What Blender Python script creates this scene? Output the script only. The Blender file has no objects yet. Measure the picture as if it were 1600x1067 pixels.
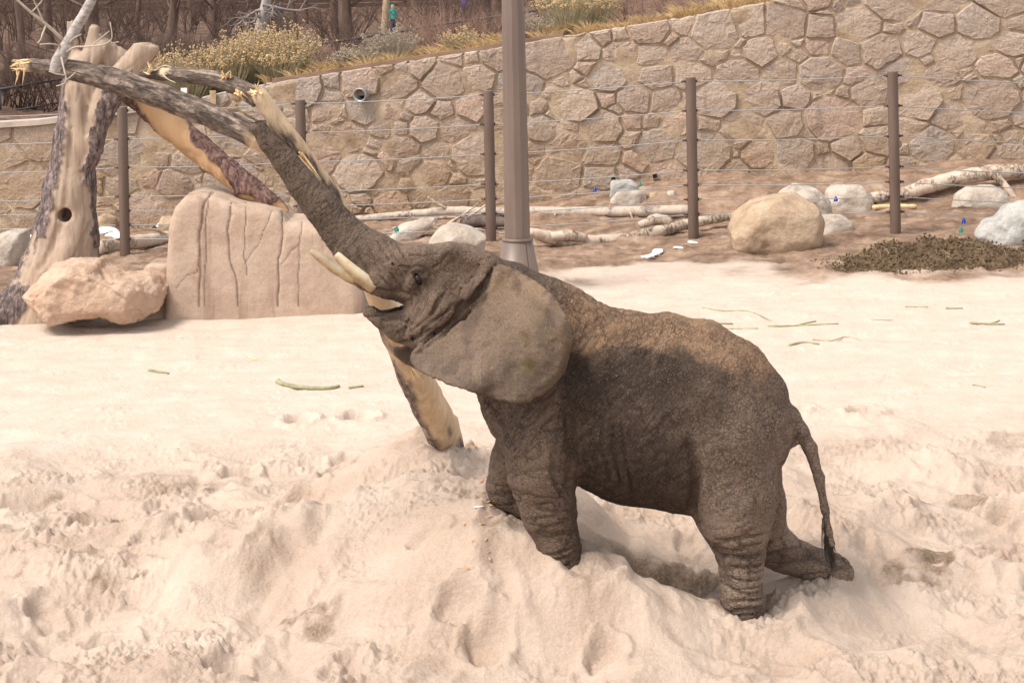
import bpy, math, random
import numpy as np
from mathutils import Matrix, Vector

# ------------------------------------------------------------------ camera, sky, sun, exposure
S = bpy.context.scene
F, HY, TH, CZ = 3000.0, -25.0, math.radians(1.1), 4.0      # focal length / horizon row in 1600-px units, roll, eye height
RX = np.array([math.cos(TH), 0, -math.sin(TH)]); UP = np.array([math.sin(TH), 0, math.cos(TH)]); FW = np.array([0, 1.0, 0])
cam = bpy.data.objects.new('camera', bpy.data.cameras.new('camera'))
S.collection.objects.link(cam); S.camera = cam
cam.data.sensor_width = 36; cam.data.lens = 36 * F / 1600
cam.data.shift_y = -(533.5 - HY) / 1600
cam.data.clip_start = 0.1; cam.data.clip_end = 2000
M = Matrix.Identity(4)
for i in range(3):
    M[i][0] = RX[i]; M[i][1] = UP[i]; M[i][2] = -FW[i]
M[2][3] = CZ
cam.matrix_world = M
w = bpy.data.worlds.new('World'); S.world = w; w.use_nodes = True
SUN_EL, SUN_AZ = math.radians(56), math.radians(-120)      # azimuth from +Y towards +X: to the left, a little behind the camera
nt = w.node_tree; bg = nt.nodes['Background']
sky = nt.nodes.new('ShaderNodeTexSky'); sky.sky_type = 'NISHITA'; sky.sun_disc = False
sky.sun_elevation = SUN_EL; sky.sun_rotation = SUN_AZ; sky.dust_density = 4; sky.altitude = 1600
hs = nt.nodes.new('ShaderNodeHueSaturation'); hs.inputs['Saturation'].default_value = 0.12   # thin even cloud
nt.links.new(sky.outputs[0], hs.inputs['Color']); nt.links.new(hs.outputs[0], bg.inputs['Color'])
bg.inputs['Strength'].default_value = 0.105
sl = bpy.data.lights.new('sun', 'SUN'); sl.energy = 1.5; sl.angle = math.radians(24); sl.color = (1.0, 0.93, 0.84)
so = bpy.data.objects.new('sun', sl); S.collection.objects.link(so)
so.rotation_euler = Vector((math.sin(SUN_AZ)*math.cos(SUN_EL), math.cos(SUN_AZ)*math.cos(SUN_EL), math.sin(SUN_EL))).to_track_quat('Z', 'Y').to_euler()
S.view_settings.view_transform = 'Standard'; S.view_settings.look = 'None'
S.view_settings.exposure = 1.56; S.view_settings.gamma = 1.0

# ------------------------------------------------------------------ helpers
C = S.collection
rng = np.random.default_rng(7); random.seed(7)

def P(px, py, Y):
    return np.array([0, 0, CZ]) + Y * ((px-800)/F * RX + (HY-py)/F * UP + FW)
def PIX(V):
    v = V - np.array([0, 0, CZ]); Y = v[:, 1]
    return 800 + F*(v@RX)/Y, HY - F*(v@UP)/Y
def sstep(a, b, x):
    t = np.clip((x-a)/(b-a), 0, 1); return t*t*(3-2*t)

def _h(ix, iy, iz, s):
    n = (ix.astype(np.int64)*374761393 + iy.astype(np.int64)*668265263 + iz*2147483647 + s*974634777) & 0xffffffff
    n = ((n ^ (n >> 13))*1274126177) & 0xffffffff
    n = ((n ^ (n >> 15))*2246822519) & 0xffffffff
    return ((n ^ (n >> 16)) & 0xffffff) / float(0xffffff)
def noise2(x, y, s=0):
    ix = np.floor(x); iy = np.floor(y); fx = x-ix; fy = y-iy
    ux = fx*fx*fx*(fx*(fx*6-15)+10); uy = fy*fy*fy*(fy*(fy*6-15)+10)
    ix = ix.astype(np.int64); iy = iy.astype(np.int64)
    def g(a, b):
        an = _h(a, b, 0, s)*2*np.pi
        return np.cos(an), np.sin(an)
    o = 0
    for a in (0, 1):
        for b in (0, 1):
            gx, gy = g(ix+a, iy+b)
            o = o + (gx*(fx-a)+gy*(fy-b)) * (ux if a else 1-ux) * (uy if b else 1-uy)
    return o*1.5
def fbm2(x, y, o=4, s=0, g=.5):
    r = 0; a = 1
    for i in range(o):
        r = r + a*noise2(x, y, s+i*17); x = x*2.03+5.1; y = y*2.03+1.7; a *= g
    return r
def noise3(p, s=0):
    i = np.floor(p); f = p-i; u = f*f*(3-2*f); i = i.astype(np.int64); o = 0
    for a in (0, 1):
        for b in (0, 1):
            for c in (0, 1):
                o = o + _h(i[:, 0]+a, i[:, 1]+b, i[:, 2]+c, s) * (u[:, 0] if a else 1-u[:, 0]) * (u[:, 1] if b else 1-u[:, 1]) * (u[:, 2] if c else 1-u[:, 2])
    return o*2-1
def fbm3(p, o=4, s=0, g=.5):
    r = 0; a = 1
    for i in range(o):
        r = r + a*noise3(p, s+i*13); p = p*2.03+3.7; a *= g
    return r

def mesh(name, V, Fc, smooth=True):
    """V (n,3); Fc an (m,3|4) array, or a list of index lists"""
    me = bpy.data.meshes.new(name); V = np.asarray(V, np.float32)
    if isinstance(Fc, np.ndarray):
        n, k = Fc.shape
        me.vertices.add(len(V)); me.vertices.foreach_set('co', V.ravel())
        me.loops.add(n*k); me.loops.foreach_set('vertex_index', Fc.astype(np.int32).ravel())
        me.polygons.add(n); me.polygons.foreach_set('loop_start', np.arange(0, n*k, k, dtype=np.int32))
        me.update(calc_edges=True)
    else:
        me.from_pydata(V.tolist(), [], [list(map(int, f)) for f in Fc])
    me.polygons.foreach_set('use_smooth', np.full(len(me.polygons), smooth))
    me.update(); return me
def attr(me, name, arr):
    arr = np.asarray(arr, np.float32)
    if arr.ndim == 1:
        a = me.attributes.new(name, 'FLOAT', 'POINT'); a.data.foreach_set('value', arr)
    else:
        a = me.attributes.new(name, 'FLOAT_VECTOR', 'POINT'); a.data.foreach_set('vector', arr.ravel())
def obj(name, me, mat=None, parent=None, label=None, cat=None, group=None, kind=None):
    o = bpy.data.objects.new(name, me); C.objects.link(o)
    if mat is not None and me is not None and not me.materials: me.materials.append(mat)
    if parent is not None:
        o.parent = parent; o.matrix_parent_inverse = parent.matrix_basis.inverted()
    if label: o['label'] = label
    if cat: o['category'] = cat
    if group: o['group'] = group
    if kind: o['kind'] = kind
    return o
def thing(name, loc, label, cat, group=None):
    o = obj(name, None, None, None, label, cat, group); o.location = loc; return o

def tube(pts, rad, seg=12, rough=0, s=0, sub=1, caps=True, squash=1.0):
    pts = np.asarray(pts, float); rad = np.asarray(rad, float)
    if sub > 1:                                            # Catmull-Rom refinement
        n = len(pts); t = np.linspace(0, n-1, (n-1)*sub+1); i = np.minimum(t.astype(int), n-2); f = (t-i)[:, None]
        g = lambda k: pts[np.clip(k, 0, n-1)]
        a, b, c, d = g(i-1), g(i), g(i+1), g(i+2)
        rad = np.interp(t, np.arange(n), rad)
        pts = .5*((2*b)+(c-a)*f+(2*a-5*b+4*c-d)*f*f+(-a+3*b-3*c+d)*f**3)
    T = np.gradient(pts, axis=0); T /= np.linalg.norm(T, axis=1)[:, None]+1e-9
    ref = np.array([.13, 1., .21]); A = np.cross(T, ref); A /= np.linalg.norm(A, axis=1)[:, None]+1e-9; B = np.cross(T, A)
    th = np.linspace(0, 2*np.pi, seg, endpoint=False)
    V = pts[:, None]+rad[:, None, None]*(np.cos(th)[None, :, None]*A[:, None]*squash+np.sin(th)[None, :, None]*B[:, None])
    V = V.reshape(-1, 3)
    if rough:
        dirn = V-np.repeat(pts, seg, 0); R = np.repeat(rad, seg)
        V = V+dirn*(rough*fbm3(V/np.maximum(R.mean(), 1e-3)*.9, 3, s))[:, None]
    n = len(pts); i, j = np.meshgrid(np.arange(n-1), np.arange(seg), indexing='ij'); j2 = (j+1) % seg
    Q = np.stack([i*seg+j, i*seg+j2, (i+1)*seg+j2, (i+1)*seg+j], -1).reshape(-1, 4)
    if caps:
        c0, c1 = len(V), len(V)+1; V = np.vstack([V, pts[0], pts[-1]]); k = np.arange(seg); k2 = (k+1) % seg
        Q = np.vstack([Q, np.stack([k2, k, np.full(seg, c0), np.full(seg, c0)], -1), np.stack([(n-1)*seg+k, (n-1)*seg+k2, np.full(seg, c1), np.full(seg, c1)], -1)])
    return V, Q
def tri_fix(Q):                                            # quads with a doubled last index -> list of faces
    return [q[:3] if q[2] == q[3] else q for q in Q.tolist()]
def tmesh(name, parts, smooth=True):
    Vs, Fs, o = [], [], 0
    for V, Q in parts:
        Vs.append(V); Fs += [[a+o for a in f] for f in tri_fix(np.asarray(Q))]; o += len(V)
    return mesh(name, np.vstack(Vs), Fs, smooth)
def segs_mesh(name, sg, sides=3):
    """many thin tapered prisms: rows p0(3) p1(3) r0 r1"""
    sg = np.asarray(sg, float); p0, p1 = sg[:, :3], sg[:, 3:6]; d = p1-p0; d /= np.linalg.norm(d, axis=1)[:, None]+1e-9
    A = np.cross(d, np.array([.31, .2, .93])); A /= np.linalg.norm(A, axis=1)[:, None]+1e-9; B = np.cross(d, A)
    th = np.arange(sides)*2*np.pi/sides
    off = np.cos(th)[None, :, None]*A[:, None]+np.sin(th)[None, :, None]*B[:, None]
    V = np.stack([p0[:, None]+off*sg[:, 6][:, None, None], p1[:, None]+off*sg[:, 7][:, None, None]], 1).reshape(-1, 3)
    n = len(sg); k = np.arange(sides); k2 = (k+1) % sides
    q = np.stack([k, k2, k2+sides, k+sides], -1)[None]+(np.arange(n)*2*sides)[:, None, None]
    return mesh(name, V, q.reshape(-1, 4), True)
def blobs_mesh(name, cen, rad):
    base = np.array([[1, 0, 0], [-1, 0, 0], [0, 1, 0], [0, -1, 0], [0, 0, 1], [0, 0, -1]], float)
    f = np.array([[0, 2, 4], [2, 1, 4], [1, 3, 4], [3, 0, 4], [2, 0, 5], [1, 2, 5], [3, 1, 5], [0, 3, 5]])
    n = len(cen); rad = np.asarray(rad); rad = rad if rad.ndim == 2 else np.repeat(rad[:, None], 3, 1); V = cen[:, None]+base[None]*rad[:, None, :]
    return mesh(name, V.reshape(-1, 3), (f[None]+(np.arange(n)*6)[:, None, None]).reshape(-1, 3), False)

# ---- signed distance fields and surface nets
class Grid:
    def __init__(g, lo, hi, h):
        g.lo = np.array(lo, float); g.h = h; g.n = np.ceil((np.array(hi)-g.lo)/h).astype(int)+1
        g.D = np.full(g.n, 9.0, np.float32)
    def box(g, lo, hi):
        a = np.clip(((lo-g.lo)/g.h).astype(int)-1, 0, g.n-1); b = np.clip(((hi-g.lo)/g.h).astype(int)+2, 1, g.n)
        ax = [(g.lo[i]+g.h*np.arange(a[i], b[i])).astype(np.float32) for i in range(3)]
        return tuple(slice(a[i], b[i]) for i in range(3)), ax[0][:, None, None], ax[1][None, :, None], ax[2][None, None, :]
    def put(g, sl, d, k, sub=False):
        D = g.D[sl]
        if sub: d = -d; h = np.clip(.5-.5*(d-D)/k, 0, 1) ; g.D[sl] = d+(D-d)*h+k*h*(1-h)
        else: h = np.clip(.5+.5*(d-D)/k, 0, 1); g.D[sl] = np.where(D > 5, d, d+(D-d)*h-k*h*(1-h))
    def cone(g, a, b, ra, rb, k=.03, sy=1.0, sub=False):
        a, b = np.asarray(a, float), np.asarray(b, float); m = max(ra, rb)+k+3*g.h
        e = np.array([m, m*max(sy, 1)+3*g.h, m])
        sl, X, Y, Z = g.box(np.minimum(a, b)-e, np.maximum(a, b)+e)
        yc = (a[1]+b[1])/2
        ay, by = (a[1]-yc)/sy, (b[1]-yc)/sy; Yl = (Y-yc)/sy
        d = np.array([b[0]-a[0], by-ay, b[2]-a[2]]); L2 = max((d*d).sum(), 1e-9)
        t = np.clip(((X-a[0])*d[0]+(Yl-ay)*d[1]+(Z-a[2])*d[2])/L2, 0, 1)
        r = np.sqrt((X-a[0]-t*d[0])**2+(Yl-ay-t*d[1])**2+(Z-a[2]-t*d[2])**2)-(ra+(rb-ra)*t)
        g.put(sl, r*min(1, sy), k, sub)
    def chain(g, pts, rad, k=.03, sy=1.0, sub=False):
        for i in range(len(pts)-1): g.cone(pts[i], pts[i+1], rad[i], rad[i+1], k, sy, sub)
    def slab(g, poly, ysurf, t, k, kr, lo_y, hi_y, sub=False):
        """2-D outline (x,z) extruded about the sheet y = ysurf(X,Z), half thickness t, rim rounding kr"""
        poly = np.asarray(poly, float); m = k+3*g.h+.02
        sl, X, Y, Z = g.box(np.array([poly[:, 0].min()-m, lo_y, poly[:, 1].min()-m]), np.array([poly[:, 0].max()+m, hi_y, poly[:, 1].max()+m]))
        d2 = poly_sd(poly, X[:, 0, :]+0*Z[0], Z[0]+0*X[:, 0])[:, None, :]
        ys = ysurf(X[:, 0, :]+0*Z[0], Z[0]+0*X[:, 0])[:, None, :]
        dy = np.abs(Y-ys)-t
        h = np.clip(.5-.5*(d2-dy)/kr, 0, 1); d = d2+(dy-d2)*h+kr*h*(1-h)
        g.put(sl, d.astype(np.float32), k, sub)
    def sample(g, p):
        q = (np.asarray(p)-g.lo)/g.h; i = np.clip(q.astype(int), 0, g.n-2); f = q-i; o = 0
        for a in (0, 1):
            for b in (0, 1):
                for c in (0, 1):
                    o = o+g.D[i[..., 0]+a, i[..., 1]+b, i[..., 2]+c]*(f[..., 0] if a else 1-f[..., 0])*(f[..., 1] if b else 1-f[..., 1])*(f[..., 2] if c else 1-f[..., 2])
        return o
    def hit(g, px, py):
        Ys = np.arange(g.lo[1]+.01, g.lo[1]+g.h*(g.n[1]-2), g.h*.4)
        pts = np.array([P(px, py, y) for y in Ys]); d = g.sample(pts); k = np.argmax(d < 0)
        return pts[k] if d[k] < 0 else None
    def nets(g):
        D = g.D; s = D < 0; n = g.n
        cs = [(a, b, c) for a in (0, 1) for b in (0, 1) for c in (0, 1)]
        cnt = sum(s[a:n[0]-1+a, b:n[1]-1+b, c:n[2]-1+c].astype(np.int8) for a, b, c in cs)
        act = np.argwhere((cnt > 0) & (cnt < 8)); idx = np.full(n-1, -1, np.int32); idx[tuple(act.T)] = np.arange(len(act))
        v = np.stack([D[act[:, 0]+a, act[:, 1]+b, act[:, 2]+c] for a, b, c in cs], 1)
        acc = np.zeros((len(act), 3)); num = np.zeros(len(act))
        for i, ca in enumerate(cs):
            for j in range(i+1, 8):
                cb = cs[j]
                if sum(abs(ca[q]-cb[q]) for q in range(3)) != 1: continue
                m = (v[:, i] < 0) != (v[:, j] < 0); t = np.where(m, v[:, i]/np.where(m, v[:, i]-v[:, j], 1), 0)
                acc += np.where(m[:, None], np.array(ca)+t[:, None]*(np.array(cb)-np.array(ca)), 0); num += m
        V = g.lo+g.h*(act+acc/num[:, None]); Fs = []
        for ax in range(3):
            o1, o2 = (ax+1) % 3, (ax+2) % 3
            A = np.moveaxis(s, ax, 0); ch = np.argwhere(A[:-1] != A[1:]); flip = A[:-1][tuple(ch.T)]
            e = np.zeros((len(ch), 3), int); rem = [q for q in range(3) if q != ax]
            e[:, ax] = ch[:, 0]; e[:, rem[0]] = ch[:, 1]; e[:, rem[1]] = ch[:, 2]
            ok = (e[:, o1] > 0) & (e[:, o2] > 0) & (e[:, o1] < n[o1]-1) & (e[:, o2] < n[o2]-1); e = e[ok]; flip = flip[ok]
            def cell(d1, d2):
                q = e.copy(); q[:, o1] -= d1; q[:, o2] -= d2; return idx[tuple(q.T)]
            q = np.stack([cell(1, 1), cell(0, 1), cell(0, 0), cell(1, 0)], -1)
            q[~flip] = q[~flip][:, ::-1]; Fs.append(q)
        return V, np.vstack(Fs)
def poly_sd(poly, X, Z):
    d = np.full(np.shape(X), 1e9); ins = np.zeros(np.shape(X), bool); n = len(poly)
    for i in range(n):
        a, b = poly[i], poly[(i+1) % n]; e = b-a; wx, wz = X-a[0], Z-a[1]
        t = np.clip((wx*e[0]+wz*e[1])/max((e*e).sum(), 1e-12), 0, 1)
        d = np.minimum(d, (wx-t*e[0])**2+(wz-t*e[1])**2)
        c = (a[1] > Z) != (b[1] > Z)
        ins ^= c & (X < (b[0]-a[0])*(Z-a[1])/np.where(b[1] == a[1], 1e-9, b[1]-a[1])+a[0])
    return np.where(ins, -1, 1)*np.sqrt(d)
def vnormals(V, Q):
    n = np.cross(V[Q[:, 2]]-V[Q[:, 0]], V[Q[:, 3]]-V[Q[:, 1]]); N = np.zeros_like(V)
    for k in range(4):
        for c in range(3): N[:, c] += np.bincount(Q[:, k], n[:, c], len(V))
    return N/(np.linalg.norm(N, axis=1)[:, None]+1e-12)
def relax(V, Q, it=2, f=.5):
    for _ in range(it):
        A = np.zeros_like(V); n = np.zeros(len(V))
        for k in range(4):
            for c in range(3): A[:, c] += np.bincount(Q[:, k], V[Q[:, (k+1) % 4], c]+V[Q[:, (k+3) % 4], c], len(V))
            n += 2*np.bincount(Q[:, k], minlength=len(V))
        V = V+f*(A/np.maximum(n, 1)[:, None]-V)
    return V
def pxpoly(pts, Y):
    a = np.array([P(x, y, Y) for x, y in pts]); return a[:, [0, 2]]

# ---- materials
class NT:
    def __init__(s, name):
        s.m = bpy.data.materials.new(name); s.m.use_nodes = True; s.t = s.m.node_tree; s.b = s.t.nodes['Principled BSDF']
        s.b.inputs['Specular IOR Level'].default_value = .25
    def n(s, typ, **k):
        o = s.t.nodes.new('ShaderNode'+typ)
        for a, b in k.items(): setattr(o, a, b)
        return o
    def l(s, a, b): s.t.links.new(a, b)
    def val(s, sock, v):
        if hasattr(v, 'is_linked') or isinstance(v, bpy.types.NodeSocket): s.l(v, sock)
        else: sock.default_value = v
    def attr(s, name, out='Fac'):
        a = s.n('Attribute'); a.attribute_name = name; return a.outputs[out]
    def obj(s): return s.n('TexCoord').outputs['Object']
    def geo(s): return s.n('NewGeometry').outputs['Position']
    def rand(s): return s.n('ObjectInfo').outputs['Random']
    def map(s, v, scale=(1, 1, 1), rot=(0, 0, 0)):
        m = s.n('Mapping'); s.l(v, m.inputs[0]); m.inputs['Scale'].default_value = scale; m.inputs['Rotation'].default_value = rot; return m.outputs[0]
    def noise(s, v, scale, det=4, rough=.55, dist=0):
        o = s.n('TexNoise'); s.l(v, o.inputs['Vector']); o.inputs['Scale'].default_value = scale; o.inputs['Detail'].default_value = det
        o.inputs['Roughness'].default_value = rough; o.inputs['Distortion'].default_value = dist; return o.outputs['Fac']
    def warp(s, v, scale, amt):
        o = s.n('TexNoise'); s.l(v, o.inputs['Vector']); o.inputs['Scale'].default_value = scale
        a = s.n('VectorMath', operation='SUBTRACT'); s.l(o.outputs['Color'], a.inputs[0]); a.inputs[1].default_value = (.5, .5, .5)
        b = s.n('VectorMath', operation='MULTIPLY_ADD'); s.l(a.outputs[0], b.inputs[0]); b.inputs[1].default_value = (amt,)*3; s.l(v, b.inputs[2])
        return b.outputs[0]
    def edge(s, v, scale, rnd=1):
        o = s.n('TexVoronoi', feature='DISTANCE_TO_EDGE'); s.l(v, o.inputs['Vector']); o.inputs['Scale'].default_value = scale
        o.inputs['Randomness'].default_value = rnd; return o.outputs['Distance']
    def ramp(s, f, stops):
        r = s.n('ValToRGB'); e = r.color_ramp.elements
        while len(e) < len(stops): e.new(.5)
        for i, (p, c) in enumerate(stops):
            e[i].position = p; e[i].color = (*c, 1) if not np.isscalar(c) else (c, c, c, 1)
        s.l(f, r.inputs[0]); return r.outputs[0]
    def rng(s, f, a, b, c=0, d=1):
        m = s.n('MapRange', clamp=True); s.l(f, m.inputs[0])
        for i, v in enumerate((a, b, c, d)): m.inputs[i+1].default_value = v
        return m.outputs[0]
    def math(s, op, a, b=0):
        m = s.n('Math', operation=op); s.val(m.inputs[0], a); s.val(m.inputs[1], b); return m.outputs[0]
    def mix(s, f, a, b, bt='MIX'):
        m = s.n('MixRGB', blend_type=bt); s.val(m.inputs[0], f)
        for i, v in ((1, a), (2, b)):
            if isinstance(v, tuple): v = (*v, 1) if len(v) == 3 else v
            s.val(m.inputs[i], v)
        return m.outputs[0]
    def bump(s, h, st, dist, prev=None):
        b = s.n('Bump'); b.inputs['Strength'].default_value = st; b.inputs['Distance'].default_value = dist; s.l(h, b.inputs['Height'])
        if prev is not None: s.l(prev, b.inputs['Normal'])
        return b.outputs[0]
    def done(s, col, rough=.85, nrm=None):
        s.val(s.b.inputs['Base Color'], (*col, 1) if isinstance(col, tuple) else col); s.val(s.b.inputs['Roughness'], rough)
        if nrm is not None: s.l(nrm, s.b.inputs['Normal'])
        return s.m
def simple(name, c1, c2, scale=6, rough=.8, bs=.3, bd=.01, stretch=(1, 1, 1), metal=0):
    m = NT(name); v = m.map(m.obj(), stretch); f = m.noise(v, scale, 6, .6)
    r = m.done(m.ramp(f, [(.3, c1), (.7, c2)]), rough, m.bump(m.noise(v, scale*4, 5, .65), bs, bd)); m.b.inputs['Metallic'].default_value = metal; return r

# ------------------------------------------------------------------ ground
YR = [0, 9, 12, 15, 18, 21, 24, 27, 32, 36]
ZL = [-.05, -.05, 0, .08, .18, .28, .26, .19, -.05, -.05]
ZR = [-.05, -.05, 0, .14, .30, .46, .52, .53, .54, .54]
def base(X, Y):
    l = np.interp(Y, YR, ZL); r = np.interp(Y, YR, ZR); u = np.clip(X/(.267*np.maximum(Y, 5)), -1.3, 1.3)*.5+.5
    return l+(r-l)*u
CP = np.array([  # X, Y, height, spread: where feet, knee and stem meet the heaped sand
    (.36, 11.70, .56, .36), (-.20, 12.30, .74, .46), (-.62, 14.45, .56, .6), (-.40, 13.3, .60, .5), (1.43, 11.70, .17, .36), (2.06, 12.30, .20, .36),
    (.85, 12.75, .10, .34), (1.75, 11.85, .18, .3), (.95, 11.6, .30, .3), (-1.2, 12.9, .50, .6), (-2.2, 13.0, .36, .6), (-.5, 11.6, .40, .45), (1.9, 13.6, .3, .5), (.35, 13.1, .56, .3)])
def churn(X, Y): return 1-sstep(14.0, 17.2, Y+.9*noise2(X*.55, Y*.55, 91))
prints = []
for i in range(60):
    y = rng.uniform(10.2, 15.2); x = rng.uniform(-.31, .31)*y
    if -.2 < x < 2.3 and 11.2 < y < 12.9: continue
    prints.append((x, y, rng.uniform(.12, .2), rng.uniform(.09, .14), rng.uniform(0, 3.14), rng.uniform(.03, .085)))
for px, py in ((372, 728), (545, 715), (560, 655), (1352, 668), (1240, 660), (470, 655), (330, 800), (1390, 800), (1560, 800), (760, 1000)):
    Y = (CZ-.15)*F/(py-HY); q = P(px, py, Y); prints.append((q[0], q[1], .17, .15, rng.uniform(0, 3), .075))
def H0(X, Y, sf=1.0):
    c = churn(X, Y); h = base(X, Y)
    wx = X+.25*noise2(X*1.3, Y*1.3, 5); wy = Y+.25*noise2(X*1.3+9, Y*1.3, 6)
    big = fbm2(wx/.95, wy/.95, 3, 11); mid = 1-2*np.abs(noise2(wx/.42, wy/.42, 21)); mid2 = 1-2*np.abs(noise2(wx/.2+3, wy/.2, 22))
    h = h+c*(.115*big+.034*mid*(.6+big)+.018*mid2*sf+.034*sf*(np.abs(fbm2(X/.11, Y/.11, 4, 31, .6))-.3)*(.35+1.2*sstep(-.25, .45, noise2(X*1.7, Y*1.7, 8))))
    h = h+(1-c)*(.02*fbm2(X/.9, Y/.4, 4, 41)+.012*sstep(.1, .6, noise2(X/.35, Y/.3, 43))*fbm2(X/.09, Y/.09, 2, 44))
    return h
def foot(X, Y, h):
    for x, y, a, b, t, d in prints:
        m = (np.abs(X-x) < .5) & (np.abs(Y-y) < .5)
        if not m.any(): continue
        dx = X[m]-x; dy = Y[m]-y; u = (dx*math.cos(t)+dy*math.sin(t))/a; v = (dy*math.cos(t)-dx*math.sin(t))/b
        r = np.sqrt(u*u+v*v)*(1+.18*noise2(dx*9+x*3, dy*9+y, 51))
        h[m] += -d*(1-sstep(.55, 1.0, r))+.42*d*np.exp(-((r-1.18)/.2)**2)*(1+.6*noise2(dx*14+x, dy*14, 52))
    return h
cpv = H0(CP[:, 0].copy(), CP[:, 1].copy())
G = np.exp(-((CP[:, 0][:, None]-CP[:, 0][None])**2+(CP[:, 1][:, None]-CP[:, 1][None])**2)/(2*CP[:, 3][None]**2))
CW = np.linalg.solve(G+.03*np.eye(len(CP)), CP[:, 2]-cpv)
FEET = [(.40, 11.70, .13), (1.43, 11.72, .15)]
def H(X, Y):
    X = np.atleast_1d(np.asarray(X, float)); Y = np.atleast_1d(np.asarray(Y, float)); gx_ = 0; gy_ = 0
    for (x, y, z, s), w_ in zip(CP, CW): e_ = w_*np.exp(-((X-x)**2+(Y-y)**2)/(2*s*s))/(s*s); gx_ = gx_-(X-x)*e_; gy_ = gy_-(Y-y)*e_
    h = H0(X, Y, 1/(1+4.5*(gx_**2+gy_**2)))                        # crumbs roll off steep sides
    for (x, y, z, s), w_ in zip(CP, CW): h = h+w_*np.exp(-((X-x)**2+(Y-y)**2)/(2*s*s))
    h = foot(X, Y, h)
    for x, y, r in FEET:
        q = np.sqrt((X-x)**2+(Y-y)**2)/r; h = h-.05*(1-sstep(1.0, 1.75, q))+.03*np.exp(-((q-1.9)/.3)**2)*(1+noise2(X*12, Y*12, 3))
    q = np.sqrt((X-.95)**2+((Y-12.55)*1.3)**2); h = h-.24*(1-sstep(.12, .46, q+.1*noise2(X*5, Y*5, 66)))       # the hollow dug under the belly
    # dirt bank and rough soil towards the wall
    so_ = soil(X, Y); h = h+so_*(.05*fbm2(X/.6, Y/.6, 4, 71)+.03*np.abs(noise2(X/.16, Y/.16, 72)))
    h = h+.38*sstep(29.2, 30.4, Y)*sstep(-1.5, 3.5, X)*(1+.3*noise2(X, Y, 73))
    return h
def soil(X, Y):
    e = np.interp(X, [-9, -4.5, -1.5, 0, 2.2, 3.6, 7, 12], [22.0, 22.4, 22.9, 23.4, 24.2, 22.6, 22.3, 22.3])
    return sstep(-.5, .7, Y-e+.9*fbm2(X*.9, Y*.9, 4, 81))
def gnd(px, py):
    Ys = np.arange(9.5, 33, .02); pts = np.array([P(px, py, y) for y in Ys]); k = np.argmax(pts[:, 2] < H(pts[:, 0], pts[:, 1])); return pts[k]
out_ = np.geomspace(.332, 1.3, 45); NR = 820
Yg = 1/np.linspace(1/8.2, 1/35.0, NR); ug = np.concatenate([-out_[::-1], np.linspace(-.33, .33, 820), out_]); NC = len(ug)
GX = ug[None, :]*Yg[:, None]; GY = np.repeat(Yg[:, None], NC, 1)
gx, gy = GX.ravel(), GY.ravel(); gz = H(gx, gy)
i, j = np.meshgrid(np.arange(NR-1), np.arange(NC-1), indexing='ij'); a = (i*NC+j).ravel()
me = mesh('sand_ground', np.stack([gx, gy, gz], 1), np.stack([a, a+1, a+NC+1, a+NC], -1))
attr(me, 'soil', soil(gx, gy)); cc = churn(gx, gy)
damp_shade = cc*(.74+.6*fbm2(gx*.8, gy*.8, 4, 61))+.9*np.exp(-(((gx-.75)/.8)**2+((gy-12.35)/.5)**2))  # damp churned sand, plus the elephant's shade painted into the belly pit
attr(me, 'wet', np.clip(1.5*np.exp(-(((gx-.95)/.42)**2+((gy-12.6)/.34)**2)**1.5)+cc*sstep(.62, .85, fbm2(gx*1.3, gy*1.3, 4, 63)), 0, 1))  # moist patches; the hollow's shade under the belly is also put into this mask
attr(me, 'damp_shade', np.clip(damp_shade, 0, 1))
m = NT('sand'); v = m.geo()
f = m.noise(v, 3.2, 5, .65); g2 = m.noise(v, 60, 4, .7)
sand = m.mix(m.rng(f, .3, .72), (.505, .388, .312), (.605, .487, .405))
sand = m.mix(m.math('MULTIPLY', m.attr('damp_shade'), m.rng(m.noise(v, 2.0, 6, .6), .25, .7, .35, 1)), sand, (.37, .258, .19))
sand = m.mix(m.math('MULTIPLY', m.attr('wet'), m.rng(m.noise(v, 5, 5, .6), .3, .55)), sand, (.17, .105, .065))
sand = m.mix(m.rng(g2, .35, .75, 0, .35), sand, (.66, .56, .46))
soilc = m.ramp(m.noise(v, 2.6, 7, .7), [(.28, (.10, .058, .038)), (.5, (.255, .165, .112)), (.72, (.43, .31, .225))])
red = m.rng(m.noise(v, 1.1, 6, .6), .56, .66)
soilc = m.mix(m.math('MULTIPLY', red, .6), soilc, (.10, .055, .035))
m.done(m.mix(m.attr('soil'), sand, soilc), .95, m.bump(m.noise(v, 24, 6, .76), .8, .03))
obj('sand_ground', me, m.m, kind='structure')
gm = simple('far_soil', (.12, .08, .05), (.22, .15, .1), .5)
obj('ground', mesh('ground', [(-600, -300, -.9), (600, -300, -.9), (600, 1500, -.9), (-600, 1500, -.9)], np.array([[0, 1, 2, 3]])), gm, kind='structure')

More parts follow.
